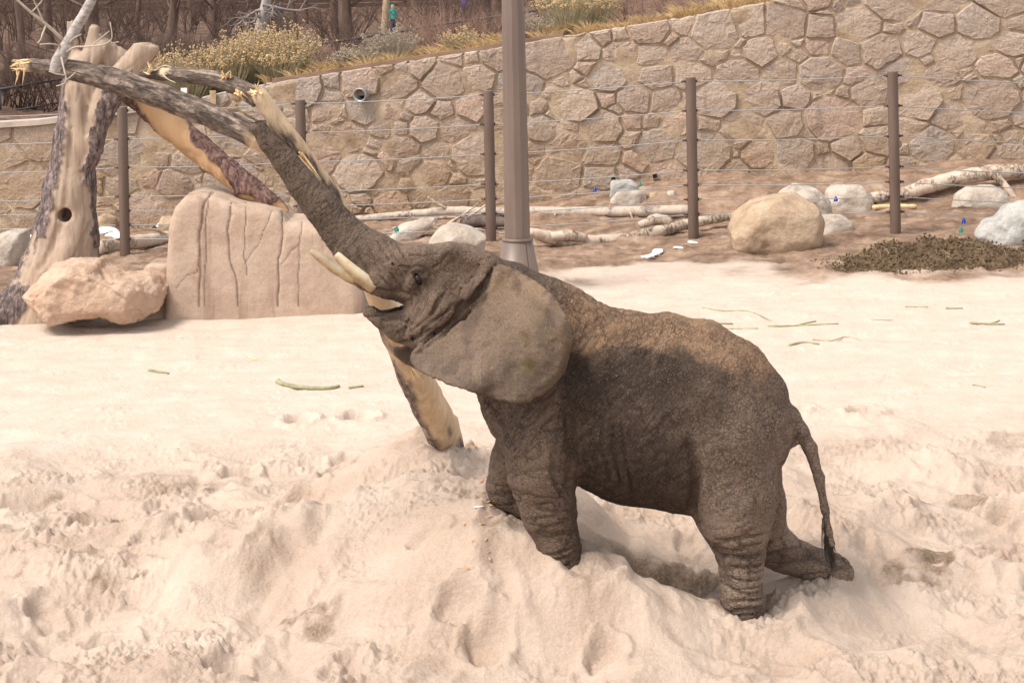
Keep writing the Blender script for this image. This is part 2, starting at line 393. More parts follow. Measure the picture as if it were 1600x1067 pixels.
# ------------------------------------------------------------------ bank behind the wall
WY = 32.0
TOP = [(-500, 215), (0, 196), (90, 192), (240, 170), (300, 160), (330, 150), (430, 130), (640, 97), (760, 79), (870, 60), (1060, 30), (1220, 1), (1600, -70), (2100, -150)]
TX = np.array([P(x, y, WY)[0] for x, y in TOP]); TZ = np.array([P(x, y, WY)[2] for x, y in TOP])
ztop = lambda X: np.interp(X, TX, TZ)
def hill(X, Y):
    far = 1.75+.55*sstep(-5, 1, X)+1.6*sstep(1, 12, X)+14*sstep(130, 330, Y)
    t = sstep(WY+.6, WY+14, Y)
    return (ztop(X)-.03)*(1-t)+far*t+.10*fbm2(X/1.4, Y/1.4, 4, 101)*sstep(WY+.35, WY+1.5, Y)
xs = np.linspace(-80, 80, 420); ys = WY+.3+np.concatenate([np.linspace(0, 12, 80), np.geomspace(12.5, 420, 90)])
X_, Y_ = np.meshgrid(xs, ys); xw = X_*(.22+.78*sstep(WY, 120, Y_)); hx, hy = xw.ravel(), Y_.ravel()
i, j = np.meshgrid(np.arange(len(ys)-1), np.arange(len(xs)-1), indexing='ij'); a = (i*len(xs)+j).ravel(); n_ = len(xs)
m = NT('leaf_litter'); v = m.geo()
m.done(m.ramp(m.noise(v, 1.3, 9, .7), [(.3, (.045, .024, .016)), (.5, (.115, .062, .040)), (.7, (.24, .155, .10))]), .95, m.bump(m.noise(v, 14, 6, .7), .8, .06))
obj('hillside', mesh('hillside', np.stack([hx, hy, hill(hx, hy)], 1), np.stack([a, a+1, a+n_+1, a+n_], -1)), m.m, kind='structure')

# ------------------------------------------------------------------ rubble wall
def stone_mat():
    m = NT('granite'); v = m.obj(); r = m.rand()
    c = m.ramp(r, [(0, (.44, .335, .27)), (.25, (.55, .44, .365)), (.5, (.59, .465, .37)), (.72, (.47, .405, .36)), (.9, (.58, .415, .335)), (1, (.62, .50, .40))])
    c = m.mix(m.rng(m.noise(v, 2.2, 6, .65), .35, .75, 0, .7), c, (.36, .24, .15))
    c = m.mix(m.rng(m.noise(v, 45, 3, .8), .45, .75, 0, .55), c, (.15, .11, .09))
    z = m.n('SeparateXYZ'); m.l(m.geo(), z.inputs[0])
    low = m.math('MULTIPLY', m.rng(z.outputs[2], 2.1, .5), m.rng(m.noise(m.geo(), .9, 5, .6), .38, .62, 0, .75))
    c = m.mix(low, c, (.33, .205, .105))                                 # earth splashed up the foot of the wall
    st = m.rng(m.noise(m.map(m.geo(), (1.4, 1.4, .35)), 1.5, 5, .6), .58, .7, 0, .6)
    c = m.mix(st, c, (.17, .115, .09))
    return m.done(c, .92, m.bump(m.noise(v, 7, 8, .68), 1, .09, m.bump(m.noise(v, 60, 3, .7), .5, .012)))
GRAN = stone_mat()
m = NT('mortar'); v = m.geo()
MORT = m.done(m.ramp(m.noise(v, 2.4, 8, .68), [(.28, (.27, .18, .11)), (.5, (.47, .345, .235)), (.72, (.58, .455, .335))]), .95, m.bump(m.noise(v, 16, 7, .75), 1, .05))
BOT = [(-500, 400), (0, 380), (300, 362), (600, 342), (780, 330), (900, 318), (1080, 306), (1300, 302), (1600, 300), (2100, 300)]
BXp = np.array([P(x, y, WY)[0] for x, y in BOT]); BZ = np.array([P(x, y, WY)[2] for x, y in BOT])-.25
wall = thing('stone_wall', (0, WY, 0), 'long rubble stone retaining wall with ochre mortar rising behind the cable fence', 'wall')
xs = np.linspace(-11.5, 11.5, 420); zt = ztop(xs)-.02; zb = np.interp(xs, BXp, BZ)-.3
rows = 70; tt = np.linspace(0, 1, rows)[:, None]; zz = zb+(zt-zb)*tt; xx = np.repeat(xs[None], rows, 0)
yy = WY-.042-.032*fbm2(xx*1.7, zz*1.7, 4, 5)
V = np.concatenate([np.stack([xx, yy, zz], -1).reshape(-1, 3), np.stack([xs, np.full(420, WY+.5), zt], -1)])
i, j = np.meshgrid(np.arange(rows), np.arange(419), indexing='ij'); a = (i*420+j).ravel()
obj('mortar_core', mesh('mortar_core', V, np.stack([a, a+1, a+421, a+420], -1)), MORT, wall)
# weighted (power) diagram of stone cells; x squeezed so that stones lie flat
AN = 1.32; seeds = []; R_ = random.Random(4)
def inside(x, z): return np.interp(x, BXp, BZ)-.05 < z < ztop(x)-.06
for rad, tries in ((.34, 130), (.27, 500), (.21, 1500), (.14, 3000), (.085, 3200)):
    for _ in range(tries):
        x = R_.uniform(-9.6, 9.6); z = R_.uniform(-.4, 4.4)
        if not inside(x, z) or z > 4.15: continue
        if rad > .2: z = round(z/.40)*.40+R_.gauss(0, .05)
        if not inside(x, z): continue
        r = rad*R_.uniform(.85, 1.15)
        if all(((x-a)/AN)**2+(z-b)**2 > ((r+c)*.80)**2 for a, b, c in seeds): seeds.append((x, z, r))
sd = np.array(seeds); cells = []
for k, (x, z, r) in enumerate(sd):
    cx, cz = x/AN, z; B = .62
    poly = [(cx-B, cz-B), (cx+B, cz-B), (cx+B, cz+B), (cx-B, cz+B)]
    d2 = ((sd[:, 0]-x)/AN)**2+(sd[:, 1]-z)**2
    sp = (ztop(x+.2)-ztop(x-.2))/.4*AN; ln = math.hypot(sp, 1)
    cl = [(-sp/ln, 1/ln, (ztop(x)+.02-sp*cx)/ln), (0, -1, -np.interp(x, BXp, BZ)+.12)]
    for q in np.argsort(d2)[1:26]:
        nx, nz = sd[q, 0]/AN-cx, sd[q, 1]-cz; L = math.hypot(nx, nz)
        off = (L*L+r*r-sd[q, 2]**2)/(2*L); nx /= L; nz /= L
        cl.append((nx, nz, nx*cx+nz*cz+off-.004-.007*R_.random()))
    for nx, nz, c in cl:
        out = []
        for a, b in zip(poly, poly[1:]+poly[:1]):
            da, db = nx*a[0]+nz*a[1]-c, nx*b[0]+nz*b[1]-c
            if da <= 0: out.append(a)
            if (da < 0) != (db < 0): t = da/(da-db); out.append((a[0]+(b[0]-a[0])*t, a[1]+(b[1]-a[1])*t))
        poly = out
        if len(poly) < 3: break
    if len(poly) < 3: continue
    pp = np.array(poly)*[AN, 1]; ar = .5*abs(np.sum(pp[:, 0]*np.roll(pp[:, 1], -1)-pp[:, 1]*np.roll(pp[:, 0], -1)))
    if ar > .006: cells.append((ar, pp))
cells.sort(key=lambda c: -c[0])
def stone_geo(pp, dep):
    c = pp.mean(0); out = []
    for a, b in zip(pp, np.roll(pp, -1, 0)):                              # knock corners off and kink long edges
        L = np.linalg.norm(b-a)
        if L < .03: continue
        nrm = np.array([b[1]-a[1], a[0]-b[0]])/L; nrm *= np.sign(np.dot(nrm, (a+b)/2-c)); ts = np.linspace(min(.2, .012/L), 1-min(.2, .012/L), 2+int(L/.11))
        for t in ts: out.append(a+(b-a)*t-(abs(rng.normal(0, .011)) if 0 < t < 1 else 0)*nrm)
    o = np.array(out); n = len(o); tilt = rng.normal(0, .05, 2); sz = math.sqrt(np.ptp(o[:, 0])*np.ptp(o[:, 1]))
    def ring(s, d, jit): 
        q = c+(o-c)*s; y = -d-(q-c)@tilt+rng.normal(0, jit, n); return np.stack([q[:, 0]-c[0], y, q[:, 1]-c[1]], 1)
    ins = max(.74, 1-.035/sz); mid = rng.uniform(.35, .7)
    V = np.vstack([ring(1.0, -.14, 0), ring(1.0, dep*mid, .004), ring(ins, dep, .004), ring(ins*.62, dep+.006, .005)])
    Fc = []; k = np.arange(n); k2 = (k+1) % n
    for lv in range(3):
        Fc += [[lv*n+a, lv*n+b, (lv+1)*n+b, (lv+1)*n+a] for a, b in zip(k, k2)]
    Fc += [[3*n+a for a in range(n)]]
    return c, V, Fc
rest = []
for q, (ar, pp) in enumerate(cells):
    c, V, Fc = stone_geo(pp, rng.uniform(.045, .088))
    if pp[:, 0].sum() and np.cross(pp[1]-pp[0], pp[2]-pp[1]) < 0: Fc = [f[::-1] for f in Fc]
    if q < 295:
        o = obj('stone', mesh('stone', V, Fc, False), GRAN, wall); o.location = (c[0], 0, c[1]); o.matrix_parent_inverse = Matrix.Identity(4)
    else: rest.append((V+np.array([c[0], 0, c[1]]), Fc))
if rest:
    Vs, Fs, o_ = [], [], 0
    for V, Fc in rest: Vs.append(V); Fs += [[a+o_ for a in f] for f in Fc]; o_ += len(V)
    o = obj('chinking_stones', mesh('chinking_stones', np.vstack(Vs), Fs, False), GRAN, wall, kind='stuff'); o.matrix_parent_inverse = Matrix.Identity(4)
print('stones', len(cells))
BOARD = simple('old_timber', (.17, .105, .07), (.30, .20, .14), 5, .9, .5, .02, (.3, 1, 1))
pts = [np.array([x, WY+.03, ztop(x)-.035]) for x in np.linspace(P(425, 127, WY)[0], P(880, 52, WY)[0], 9)]
def ribbon(pts, hgt, dep):
    V = []; 
    for p in pts:
        for dy, dz in ((0, 0), (dep, 0), (dep, hgt), (0, hgt)): V.append(p+np.array([0, dy, dz]))
    Fc = [[0, 1, 2, 3]]; n = len(pts)
    for i in range(n-1):
        for k in range(4): Fc.append([i*4+k, i*4+(k+1) % 4, i*4+4+(k+1) % 4, i*4+4+k])
    Fc.append([(n-1)*4+k for k in (3, 2, 1, 0)]); return np.array(V), Fc
V, Fc = ribbon(pts, .11, .1)
obj('timber_edging', mesh('timber_edging', V, Fc, False), BOARD, None, 'weathered brown timber edging board along the sloping wall top', 'edging')
V, Fc = ribbon([P(x, y, WY-.16) for x, y in ((-150, 208), (0, 200), (60, 196), (140, 186), (240, 172))], .09, .5)
obj('coping_slab', mesh('coping_slab', V, Fc, False), simple('pale_stone', (.36, .29, .24), (.52, .43, .37), 4), wall)
# drain pipe and weep holes
PIPE = simple('galvanised', (.22, .22, .21), (.40, .39, .37), 9, .5, .2, .005, metal=.6)
dp = thing('drain_pipe', P(571, 146, WY), 'short round grey metal drain pipe stub sticking out of the stone wall', 'pipe')
c = P(571, 146, WY); dirn = np.array([-.35, -1, -.08]); dirn /= np.linalg.norm(dirn)
def hollow(a, b, r, t, seg=20):
    V1, Q1 = tube([a, b], [r, r], seg, caps=False); V2, Q2 = tube([a, b], [r-t, r-t], seg, caps=False); n = len(V1)
    k = np.arange(seg); k2 = (k+1) % seg
    return np.vstack([V1, V2]), np.vstack([Q1, Q2[:, ::-1]+n, np.stack([seg+k, seg+k2, n+seg+k2, n+seg+k], -1)])
V, Q = hollow(c+dirn*.0, c+dirn*.24, .105, .012); obj('pipe_barrel', mesh('pipe_barrel', V, Q), PIPE, dp)
V, Q = hollow(c+dirn*.17, c+dirn*.25, .118, .02); obj('pipe_rim', mesh('pipe_rim', V, Q), PIPE, dp)
V, Q = tube([c+dirn*.05, c+dirn*.06], [.1, .1], 16); obj('pipe_interior', mesh('pipe_interior', V, tri_fix(Q)), simple('dark_hole', (.012, .01, .009), (.03, .025, .02)), dp)
HOLE = bpy.data.materials['dark_hole']
for px, py in ((958, 278), (1023, 275)):
    c = P(px, py, WY-.02); V, Q = hollow(c+np.array([0, .1, 0]), c-np.array([0, .09, 0]), .065, .012, 4)
    o = obj('weep_hole', mesh('weep_hole', V, Q, False), MORT, wall); V, Q = tube([c+np.array([0, .0, 0]), c-np.array([0, .075, 0])], [.055, .055], 4)
    obj('weep_opening', mesh('weep_opening', V, tri_fix(Q), False), HOLE, o)

# ------------------------------------------------------------------ cable fence
m = NT('brown_paint'); v = m.obj()
BROWN = m.done(m.mix(m.rng(m.noise(m.map(v, (1, 1, .3)), 5, 6, .6), .35, .7), (.105, .066, .048), (.14, .092, .070)), .48, m.bump(m.noise(v, 40, 3, .6), .08, .004)); m.b.inputs['Specular IOR Level'].default_value = .4
STEEL = simple('steel_cable', (.24, .235, .23), (.36, .35, .34), 30, .5, .1, .002, metal=.3)
BOLT = simple('bolt_iron', (.05, .025, .022), (.10, .05, .045), 30, .6)
fence = thing('cable_fence', P(763, 385, 27), 'brown steel post fence strung with seven grey cables before the stone wall', 'fence')
FP = [(-85, 178, 408, 28.2), (191, 167, 402, 27.7), (469, 156, 396, 27.4), (763, 142, 386, 27.0), (1079, 121, 364, 26.6), (1394.5, 112, 361, 26.2), (1712, 127, 372, 26.3)]
fr = [.026, .215, .405, .597, .692, .785, .88]; att = []
for k, (px, yt, yb, Y) in enumerate(FP):
    t_ = P(px, yt, Y); hgt = (yb-yt)/F*Y; b_ = t_-np.array([0, 0, hgt]); r = .074
    po = thing_o = None
    V, Q = tube([b_-np.array([0, 0, .35]), b_, t_-np.array([0, 0, .012]), t_-np.array([0, 0, .003]), t_], [r, r, r, r*.98, r*.9], 20)
    po = obj('post', mesh('post', V, tri_fix(Q)), BROWN, fence)
    for p in po.data.polygons: p.use_smooth = len(p.vertices) == 4
    row = []
    for f_ in fr:
        a_ = t_-np.array([0, 0, hgt*f_]); row.append(a_)
        for sgn in (-1, 1):
            e = a_+np.array([sgn*r, 0, 0]); d = np.array([sgn*.035, 0, 0])
            V, Q = tube([e-d*.3, e+d*.35, e+d*.4, e+d*1.6], [.022, .022, .013, .010], 6); obj('bolt', mesh('bolt', V, tri_fix(Q)), BOLT, po)
    att.append(row)
for c_ in range(7):
    pts = []
    for k in range(len(FP)-1):
        a_, b_ = att[k][c_], att[k+1][c_]
        for t in np.linspace(0, 1, 9)[:(9 if k == len(FP)-2 else 8)]: pts.append(a_+(b_-a_)*t-np.array([0, 0, .02*4*t*(1-t)]))
    V, Q = tube(pts, [.0068]*len(pts), 6); obj('cable', mesh('cable', V, tri_fix(Q)), STEEL, fence)

# ------------------------------------------------------------------ lamp pole
PY = 22.5; lp = thing('light_pole', P(815, 462, PY), 'tall brown octagonal steel pole with a flared conical base behind the elephant', 'pole')
def octo(pts, rad, name, seg=8, smooth=False):
    V, Q = tube(pts, rad, seg); o = obj(name, mesh(name, V, tri_fix(Q), smooth), BROWN2, lp); return o
m = NT('pole_paint'); v = m.obj()
sc = m.rng(m.noise(m.map(v, (3, 3, .8)), 9, 7, .75), .66, .72)
BROWN2 = m.done(m.mix(m.math('MULTIPLY', sc, .5), m.mix(m.rng(m.noise(m.map(v, (1, 1, .15)), 6, 5, .6), .3, .7), (.125, .087, .068), (.165, .118, .096)), (.42, .36, .31)), .42, m.bump(m.noise(v, 30, 3, .6), .06, .004)); m.b.inputs['Specular IOR Level'].default_value = .45
pb = P(808.5, 374, PY); pt = pb+np.array([0, 0, 6.2]); r0 = 20.3/F*PY
octo([pb-np.array([0, 0, .1]), pb, pt], [r0, r0, r0*.72], 'pole_shaft', 12)
octo([pb-np.array([0, 0, .018]), pb-np.array([0, 0, .012]), pb+np.array([0, 0, .012]), pb+np.array([0, 0, .018])], [r0*1.12, r0*1.2, r0*1.2, r0*1.1], 'collar', 24, True)
cb = pb-np.array([0, 0, .82])
octo([cb, cb+np.array([0, 0, .06]), pb-np.array([0, 0, .02])], [r0*2.15, r0*2.05, r0*1.16], 'base_cone', 32, True)
V, Q = tube([cb+np.array([r0*1.1, -r0*1.68, .03]), pb+np.array([r0*.62, -r0*.97, -.03])], [.007, .007], 6); obj('cone_seam', mesh('cone_seam', V, tri_fix(Q)), BOLT, lp)
V, Q = tube([cb-np.array([0, 0, .12]), cb+np.array([0, 0, .02])], [r0*2.5, r0*2.5], 8); obj('footing', mesh('footing', V, tri_fix(Q), False), simple('concrete', (.30, .26, .22), (.42, .37, .32), 8), lp)

# ------------------------------------------------------------------ elephant
EY = 12.0
E = lambda px, py, dy=0.0: P(px, py, EY+dy)
rp = lambda r, dy=0.0: r/F*(EY+dy)
g = Grid(P(378, 1040, 11.2)*[1, 0, 1]+[0, 11.28, 0], P(1345, 160, 12.7)*[1, 0, 1]+[0, 12.72, 0], .0092)
def limb(pts, k=.05, sy=1.0):
    """pts: (px, py, dy, r_px)"""
    g.chain([E(x, y, d) for x, y, d, r in pts], [rp(r, d) for x, y, d, r in pts], k, sy)
# trunk of the body, spine, neck, chest
limb([(905, 622, 0, 122), (990, 640, 0, 140), (1075, 656, 0, 146)], .10, .80)
limb([(1100, 662, 0, 128), (1135, 668, 0, 104)], .08, .86)
limb([(905, 505, 0, 24), (985, 516, 0, 19), (1045, 512, 0, 16), (1105, 524, 0, 17), (1165, 562, 0, 18), (1208, 608, 0, 17)], .10, 1.3)
limb([(915, 590, 0, 118), (850, 530, 0, 92), (790, 478, 0, 72)], .08, .82)
limb([(815, 640, 0, 60), (850, 590, 0, 80)], .08, .95)
limb([(740, 500, 0, 52), (800, 590, 0, 62)], .08, .9)
# head
limb([(722, 437, 0, 57), (668, 437, 0, 52), (612, 425, 0, 45)], .05, 1.02)
for s_ in (-1, 1):
    limb([(700, 405, s_*.12, 27), (655, 408, s_*.15, 22), (620, 412, s_*.12, 26)], .05)      # brow and cheek ridge
    limb([(755, 430, s_*.10, 38), (740, 455, s_*.17, 30)], .05)
    limb([(690, 478, s_*.13, 40), (668, 510, s_*.10, 40)], .05)
    limb([(598, 440, s_*.10, 24), (570, 436, s_*.13, 17)], .04)                              # tusk sheath
limb([(668, 505, 0, 46), (630, 500, 0, 34), (600, 492, 0, 20), (576, 487, 0, 10)], .04, .95)
TRK = [(612, 424, 0, 46), (580, 403, 0, 41), (557, 387, 0, 36.5), (532, 360, 0, 31), (502, 323, -.02, 27.5), (473, 289, -.03, 23.5), (446, 252, -.05, 20), (420, 222, -.08, 16), (404, 199, -.09, 12.5), (402, 187, -.05, 10.5), (408, 180, .02, 9.5), (420, 182, .08, 8)]
limb(TRK, .02)
# legs
limb([(1128, 690, -.17, 84), (1146, 770, -.21, 66), (1149, 812, -.22, 56), (1157, 862, -.23, 36), (1159, 905, -.23, 30), (1160, 945, -.23, 31), (1161, 1005, -.23, 37)], .07)
limb([(1145, 700, .17, 78), (1180, 790, .22, 46), (1190, 838, .24, 40), (1222, 862, .26, 30), (1262, 878, .27, 25), (1302, 890, .28, 25)], .06)
limb([(1302, 890, .28, 25), (1309, 895, .28, 25)], .02)
limb([(868, 620, -.14, 76), (848, 690, -.21, 60), (846, 742, -.23, 50), (859, 800, -.24, 40), (874, 850, -.25, 32), (884, 895, -.25, 29), (893, 960, -.25, 31)], .07)
limb([(840, 660, .14, 66), (806, 728, .20, 40), (790, 758, .21, 28), (792, 770, .21, 25), (822, 786, .20, 25), (850, 800, .2, 27)], .05)
# tail
limb([(1205, 640, 0, 30), (1234, 652, 0, 17), (1250, 672, 0, 12.5), (1266, 700, 0, 10), (1279, 745, -.01, 7.6), (1289, 795, -.02, 6), (1295, 830, -.03, 4.8), (1300, 850, -.03, 5)], .03)
limb([(1225, 672, 0, 22), (1237, 690, 0, 9)], .03)
# ears: thin curved sheets hinged along the side of the head
EAR = [(646, 552), (638, 562), (637, 574), (647, 584), (672, 592), (704, 599), (740, 606), (772, 619), (804, 627), (832, 622), (858, 606), (878, 582), (890, 552), (894, 522), (889, 495), (874, 468), (848, 448), (818, 432), (792, 420), (776, 416), (766, 440), (764, 470), (740, 492), (712, 512), (680, 532)]
def earY(X, Z):
    V_ = np.stack([X.ravel(), np.full(X.size, EY-.3), Z.ravel()], 1); px, py = PIX(V_)
    s1 = ((px-700)*.62+(py-510)*.78)/F*EY                                                  # away from the hinge line
    y = -.235-.34*sstep(-.02, .42, s1)+.05*sstep(.35, .7, s1)-.03*sstep(760, 900, px)
    y = y+.02*np.sin(px*.06+py*.03)*sstep(.1, .4, s1)-.03*np.exp(-((poly_sd(np.array(EAR, float), px, py)+14)/9)**2)*sstep(790, 840, px)*sstep(610, 560, py)+.03*np.exp(-(((px-815)/30)**2+((py-520)/60)**2))
    return (EY+y).reshape(X.shape)
g.slab(pxpoly(EAR, EY-.42), earY, .0135, .022, .018, EY-.72, EY-.1)
FE = [(612, 536), (628, 538), (680, 520), (740, 500), (760, 560), (700, 585), (655, 575), (632, 563), (618, 552)]
g.slab(pxpoly(FE, EY+.33), lambda X, Z: np.full(X.shape, EY+.3)+.2*(X+.45), .0135, .02, .018, EY+.15, EY+.6)
# mouth, temple hollow, and the sculpted folds (image polylines laid on the skin)
g.chain([E(548, 466, 0), E(590, 468, 0), E(628, 474, 0)], [rp(12), rp(9.5), rp(5)], .012, 14.0, True)
g.chain([E(600, 476, 0), E(650, 484, 0)], [rp(15), rp(15)], .02, 1.6, True)
FOLDS = []
def stroke(pts, r, depth, k, sub=True):
    hs_ = [g.hit(x, y) for x, y in pts]; ok = [h for h in hs_ if h is not None]
    ok = [h+np.array([0, -1, .3])*(r/F*EY)*depth for h in ok]
    if len(ok) > 1:
        g.chain(ok, [rp(r)]*len(ok), k, 1.0, sub)
        if sub: FOLDS.append((ok, rp(r)))
h_ = g.hit(724, 412)
g.chain([h_+np.array([-.03, -.06, .03]), h_+np.array([.03, -.06, -.03])], [.09, .08], .05, 1, True)
h_ = g.hit(654, 437); EYE = h_.copy()
g.chain([h_+np.array([0, -.012, 0]), h_+np.array([0, -.012, .004])], [.044, .044], .02, 1, True)
dl, pl_ = np.array([.43, 0, -.90]), np.array([.90, 0, .43])
for s_, off, r in ((1, .030, .0135), (1, .056, .0105), (-1, .029, .0115), (-1, .051, .0095), (-1, .073, .008)):    # lids and bags round the eye
    hs_ = []
    for t in np.linspace(-1, 1, 9):
        q_ = h_+dl*t*(.050+.25*(off-.03))+pl_*s_*(off*(1-.72*t*t)+.001); hs_.append(q_+np.array([0, -.010+.016*t*t+.25*(off-.03), 0]))
    g.chain(hs_, [r*(1-.35*t*t) for t in np.linspace(-1, 1, 9)], .009)
stroke([(676, 488), (684, 470), (694, 460)], 3.0, .3, .01); stroke([(672, 486), (680, 466), (692, 455)], 3.2, -.2, .015, False)
for q in range(7):                                                                          # folds behind the cheek
    stroke([(776-q*5, 415+q*6), (765-q*7, 445+q*5), (742-q*8, 470+q*6), (725-q*9, 497+q*5)], 3.0+.9*(q % 3 == 0), .15, .010)
for pts in ([(640, 545), (680, 520), (705, 495), (722, 470)], [(652, 553), (690, 527), (715, 503)], [(622, 520), (645, 505), (655, 485)], [(632, 470), (638, 500), (630, 525)], [(600, 500), (625, 498), (636, 505)], [(625, 535), (652, 528), (672, 515)], [(585, 450), (620, 455), (650, 462), (658, 475)], [(560, 400), (575, 425), (570, 445)]):
    stroke(pts, 2.8, .15, .008)
for pts in ([(560, 394), (594, 409), (641, 419)], [(600, 375), (611, 394), (624, 411)], [(616, 375), (626, 394), (636, 409)], [(590, 377), (600, 397), (616, 416)], [(575, 385), (585, 404), (602, 419)], [(609, 426), (621, 441), (631, 454)], [(594, 432), (611, 448), (631, 456)], [(641, 454), (644, 465), (643, 478)], [(656, 452), (657, 463), (651, 475), (644, 485)], [(668, 448), (669, 461), (665, 478), (654, 495)],
            [(756, 402), (739, 431), (719, 454), (712, 478)], [(776, 412), (759, 434), (744, 461), (712, 488)], [(771, 416), (762, 439), (751, 468), (737, 481)], [(614, 468), (627, 480), (639, 500), (644, 520)], [(577, 495), (602, 493), (634, 495)], [(644, 517), (661, 503), (678, 488), (688, 470)], [(641, 529), (670, 508), (705, 481)], [(660, 540), (690, 515), (716, 492)], [(634, 428), (640, 420), (650, 415), (662, 417), (672, 428), (674, 445)], [(700, 395), (690, 410), (676, 418)], [(640, 398), (660, 400), (684, 396)]):
    stroke(pts, 1.7, .25, .007)
stroke([(857, 712), (857, 740), (864, 766), (880, 786), (890, 790)], 3.4, -.1, .012, False); stroke([(863, 712), (864, 740), (871, 762), (884, 778)], 3.2, .3, .012)
stroke([(890, 640), (896, 700), (891, 760)], 6, .1, .05); stroke([(880, 610), (888, 660), (898, 730)], 3, .2, .03)
for q in range(5): stroke([(905+q*17, 640+q*8), (908+q*18, 690+q*8), (918+q*18, 735+q*10)], 2, .2, .02)
stroke([(1080, 800), (1090, 740), (1078, 700)], 7, .0, .05); stroke([(1085, 822), (1105, 850), (1124, 872)], 4, .1, .03)
stroke([(760, 625), (778, 650), (795, 690)], 4, .1, .03); stroke([(800, 690), (830, 640), (838, 625)], 3, .1, .03)
for y0, y1, r in ((842, 836, 2.2), (858, 850, 2.6), (866, 868, 3.2), (880, 884, 2.4), (898, 905, 1.8), (915, 925, 2), (934, 936, 1.8), (952, 950, 2.2), (960, 958, 1.6)):
    stroke([(1118, y0), (1140, y0+4), (1165, y1+3), (1190, y1-2)], r, .25, .010)
for y0 in (862, 872, 884): stroke([(852, y0+6), (872, y0+4), (898, y0-8)], 1.7, .25, .01)
V, Q = g.nets(); V = relax(V, Q, 2, .5); N = vnormals(V, Q); px, py = PIX(V)
# ---- regions
def near_chain(pts):
    A = np.array([E(x, y, d) for x, y, d, r in pts]); R = np.array([rp(r, d) for x, y, d, r in pts]); best = np.full(len(V), 9.); ss = np.zeros(len(V)); s0 = 0; tn = np.zeros((len(V), 3))
    for i in range(len(A)-1):
        d = A[i+1]-A[i]; L = np.linalg.norm(d); t = np.clip((V-A[i])@d/L**2, 0, 1); e = np.linalg.norm(V-A[i]-t[:, None]*d, axis=1)-(R[i]+(R[i+1]-R[i])*t)
        m = e < best; best[m] = e[m]; ss[m] = s0+t[m]*L; tn[m] = d/L; s0 += L
    return best, ss, tn
dt, st, tn = near_chain(TRK[1:]); wt = sstep(.05, .0, dt)*sstep(0, .16, st)
isear = np.zeros(len(V)); inE = poly_sd(np.array(EAR, float), px, py); isear = ((inE < 3) & (V[:, 1] < EY-.2) & (np.abs(V[:, 1]-earY(V[:, 0], V[:, 2])) < .04)).astype(float)
isear[(V[:, 1] > EY+.2) & (px < 660) & (py > 528)] = 1
for _ in range(3):
    A_ = np.zeros(len(V)); n_ = np.bincount(Q.ravel(), minlength=len(V))*2.
    for k in range(4): A_ += np.bincount(Q[:, k], isear[Q[:, (k+1) % 4]]+isear[Q[:, (k+3) % 4]], len(V))
    isear = .4*isear+.6*A_/n_
wl = np.maximum(sstep(800, 850, py)*sstep(1060, 1120, px), sstep(700, 760, py)*sstep(915, 880, px)); wtail = sstep(1222, 1240, px)*sstep(640, 660, py)*sstep(.1, .05, np.abs(V[:, 1]-EY)); wl = wl*(1-wtail)
whead = sstep(800, 760, px)*sstep(560, 530, py)*(1-wt)*(1-isear)
# ---- skin relief: rings on the nose, loose folds elsewhere
wob = fbm3(V*4, 3, 3)
ring = np.sin(2*np.pi*(st/.030+.35*wob)); ring2 = np.sin(2*np.pi*(st/.0185+.5*fbm3(V*7, 2, 4)))
rgv = np.clip(1-np.abs(ring)/.55, 0, 1); rgv2 = np.clip(1-np.abs(ring2)/.5, 0, 1)
disp = -wt*(.0055*rgv+.0022*rgv2)
def rid(p, s): return 1-np.abs(noise3(p, s))*2
u1 = V@np.array([.72, 0, -.69]); u2 = V@np.array([.69, 0, .72])
loose = rid(np.stack([u1*13, V[:, 1]*8, u2*5], 1)+.6*fbm3(V*6, 2, 9)[:, None], 31)
net = rid(V*15, 33)
legr = rid(np.stack([V[:, 0]*7, V[:, 1]*7, V[:, 2]*24], 1)+.5*fbm3(V*7, 2, 8)[:, None], 35)
bodyw = (1-wt)*(1-isear)
cz = lambda x: np.clip((x-.25)/.75, 0, 1)**1.3
h1 = cz(rid(np.stack([u1*30, V[:, 1]*20, u2*14], 1), 37)); lo1 = cz(loose); lo2 = cz(rid(np.stack([u1*26, V[:, 1]*16, u2*7], 1)+.8*fbm3(V*5, 2, 19)[:, None], 61)); lg = cz(legr); hn = cz(rid(V*np.array([20, 20, 26])+.4*fbm3(V*9, 2, 29)[:, None], 62))
hindw = sstep(1000, 1120, px)
crease = bodyw*(1-whead)*((1-wl)*((1-.6*hindw)*np.maximum(.9*lo1, .9*lo2)+.28*hindw*hn)+wl*lg)+whead*.55*h1
crease = np.clip(crease, 0, 1); disp -= .0085*crease
disp += bodyw*.006*fbm3(V*3.2, 3, 41)+isear*(.006*fbm3(V*9, 3, 42)+.003*rid(V*24, 43))
V = V+N*disp[:, None]
me = mesh('body', V, Q)
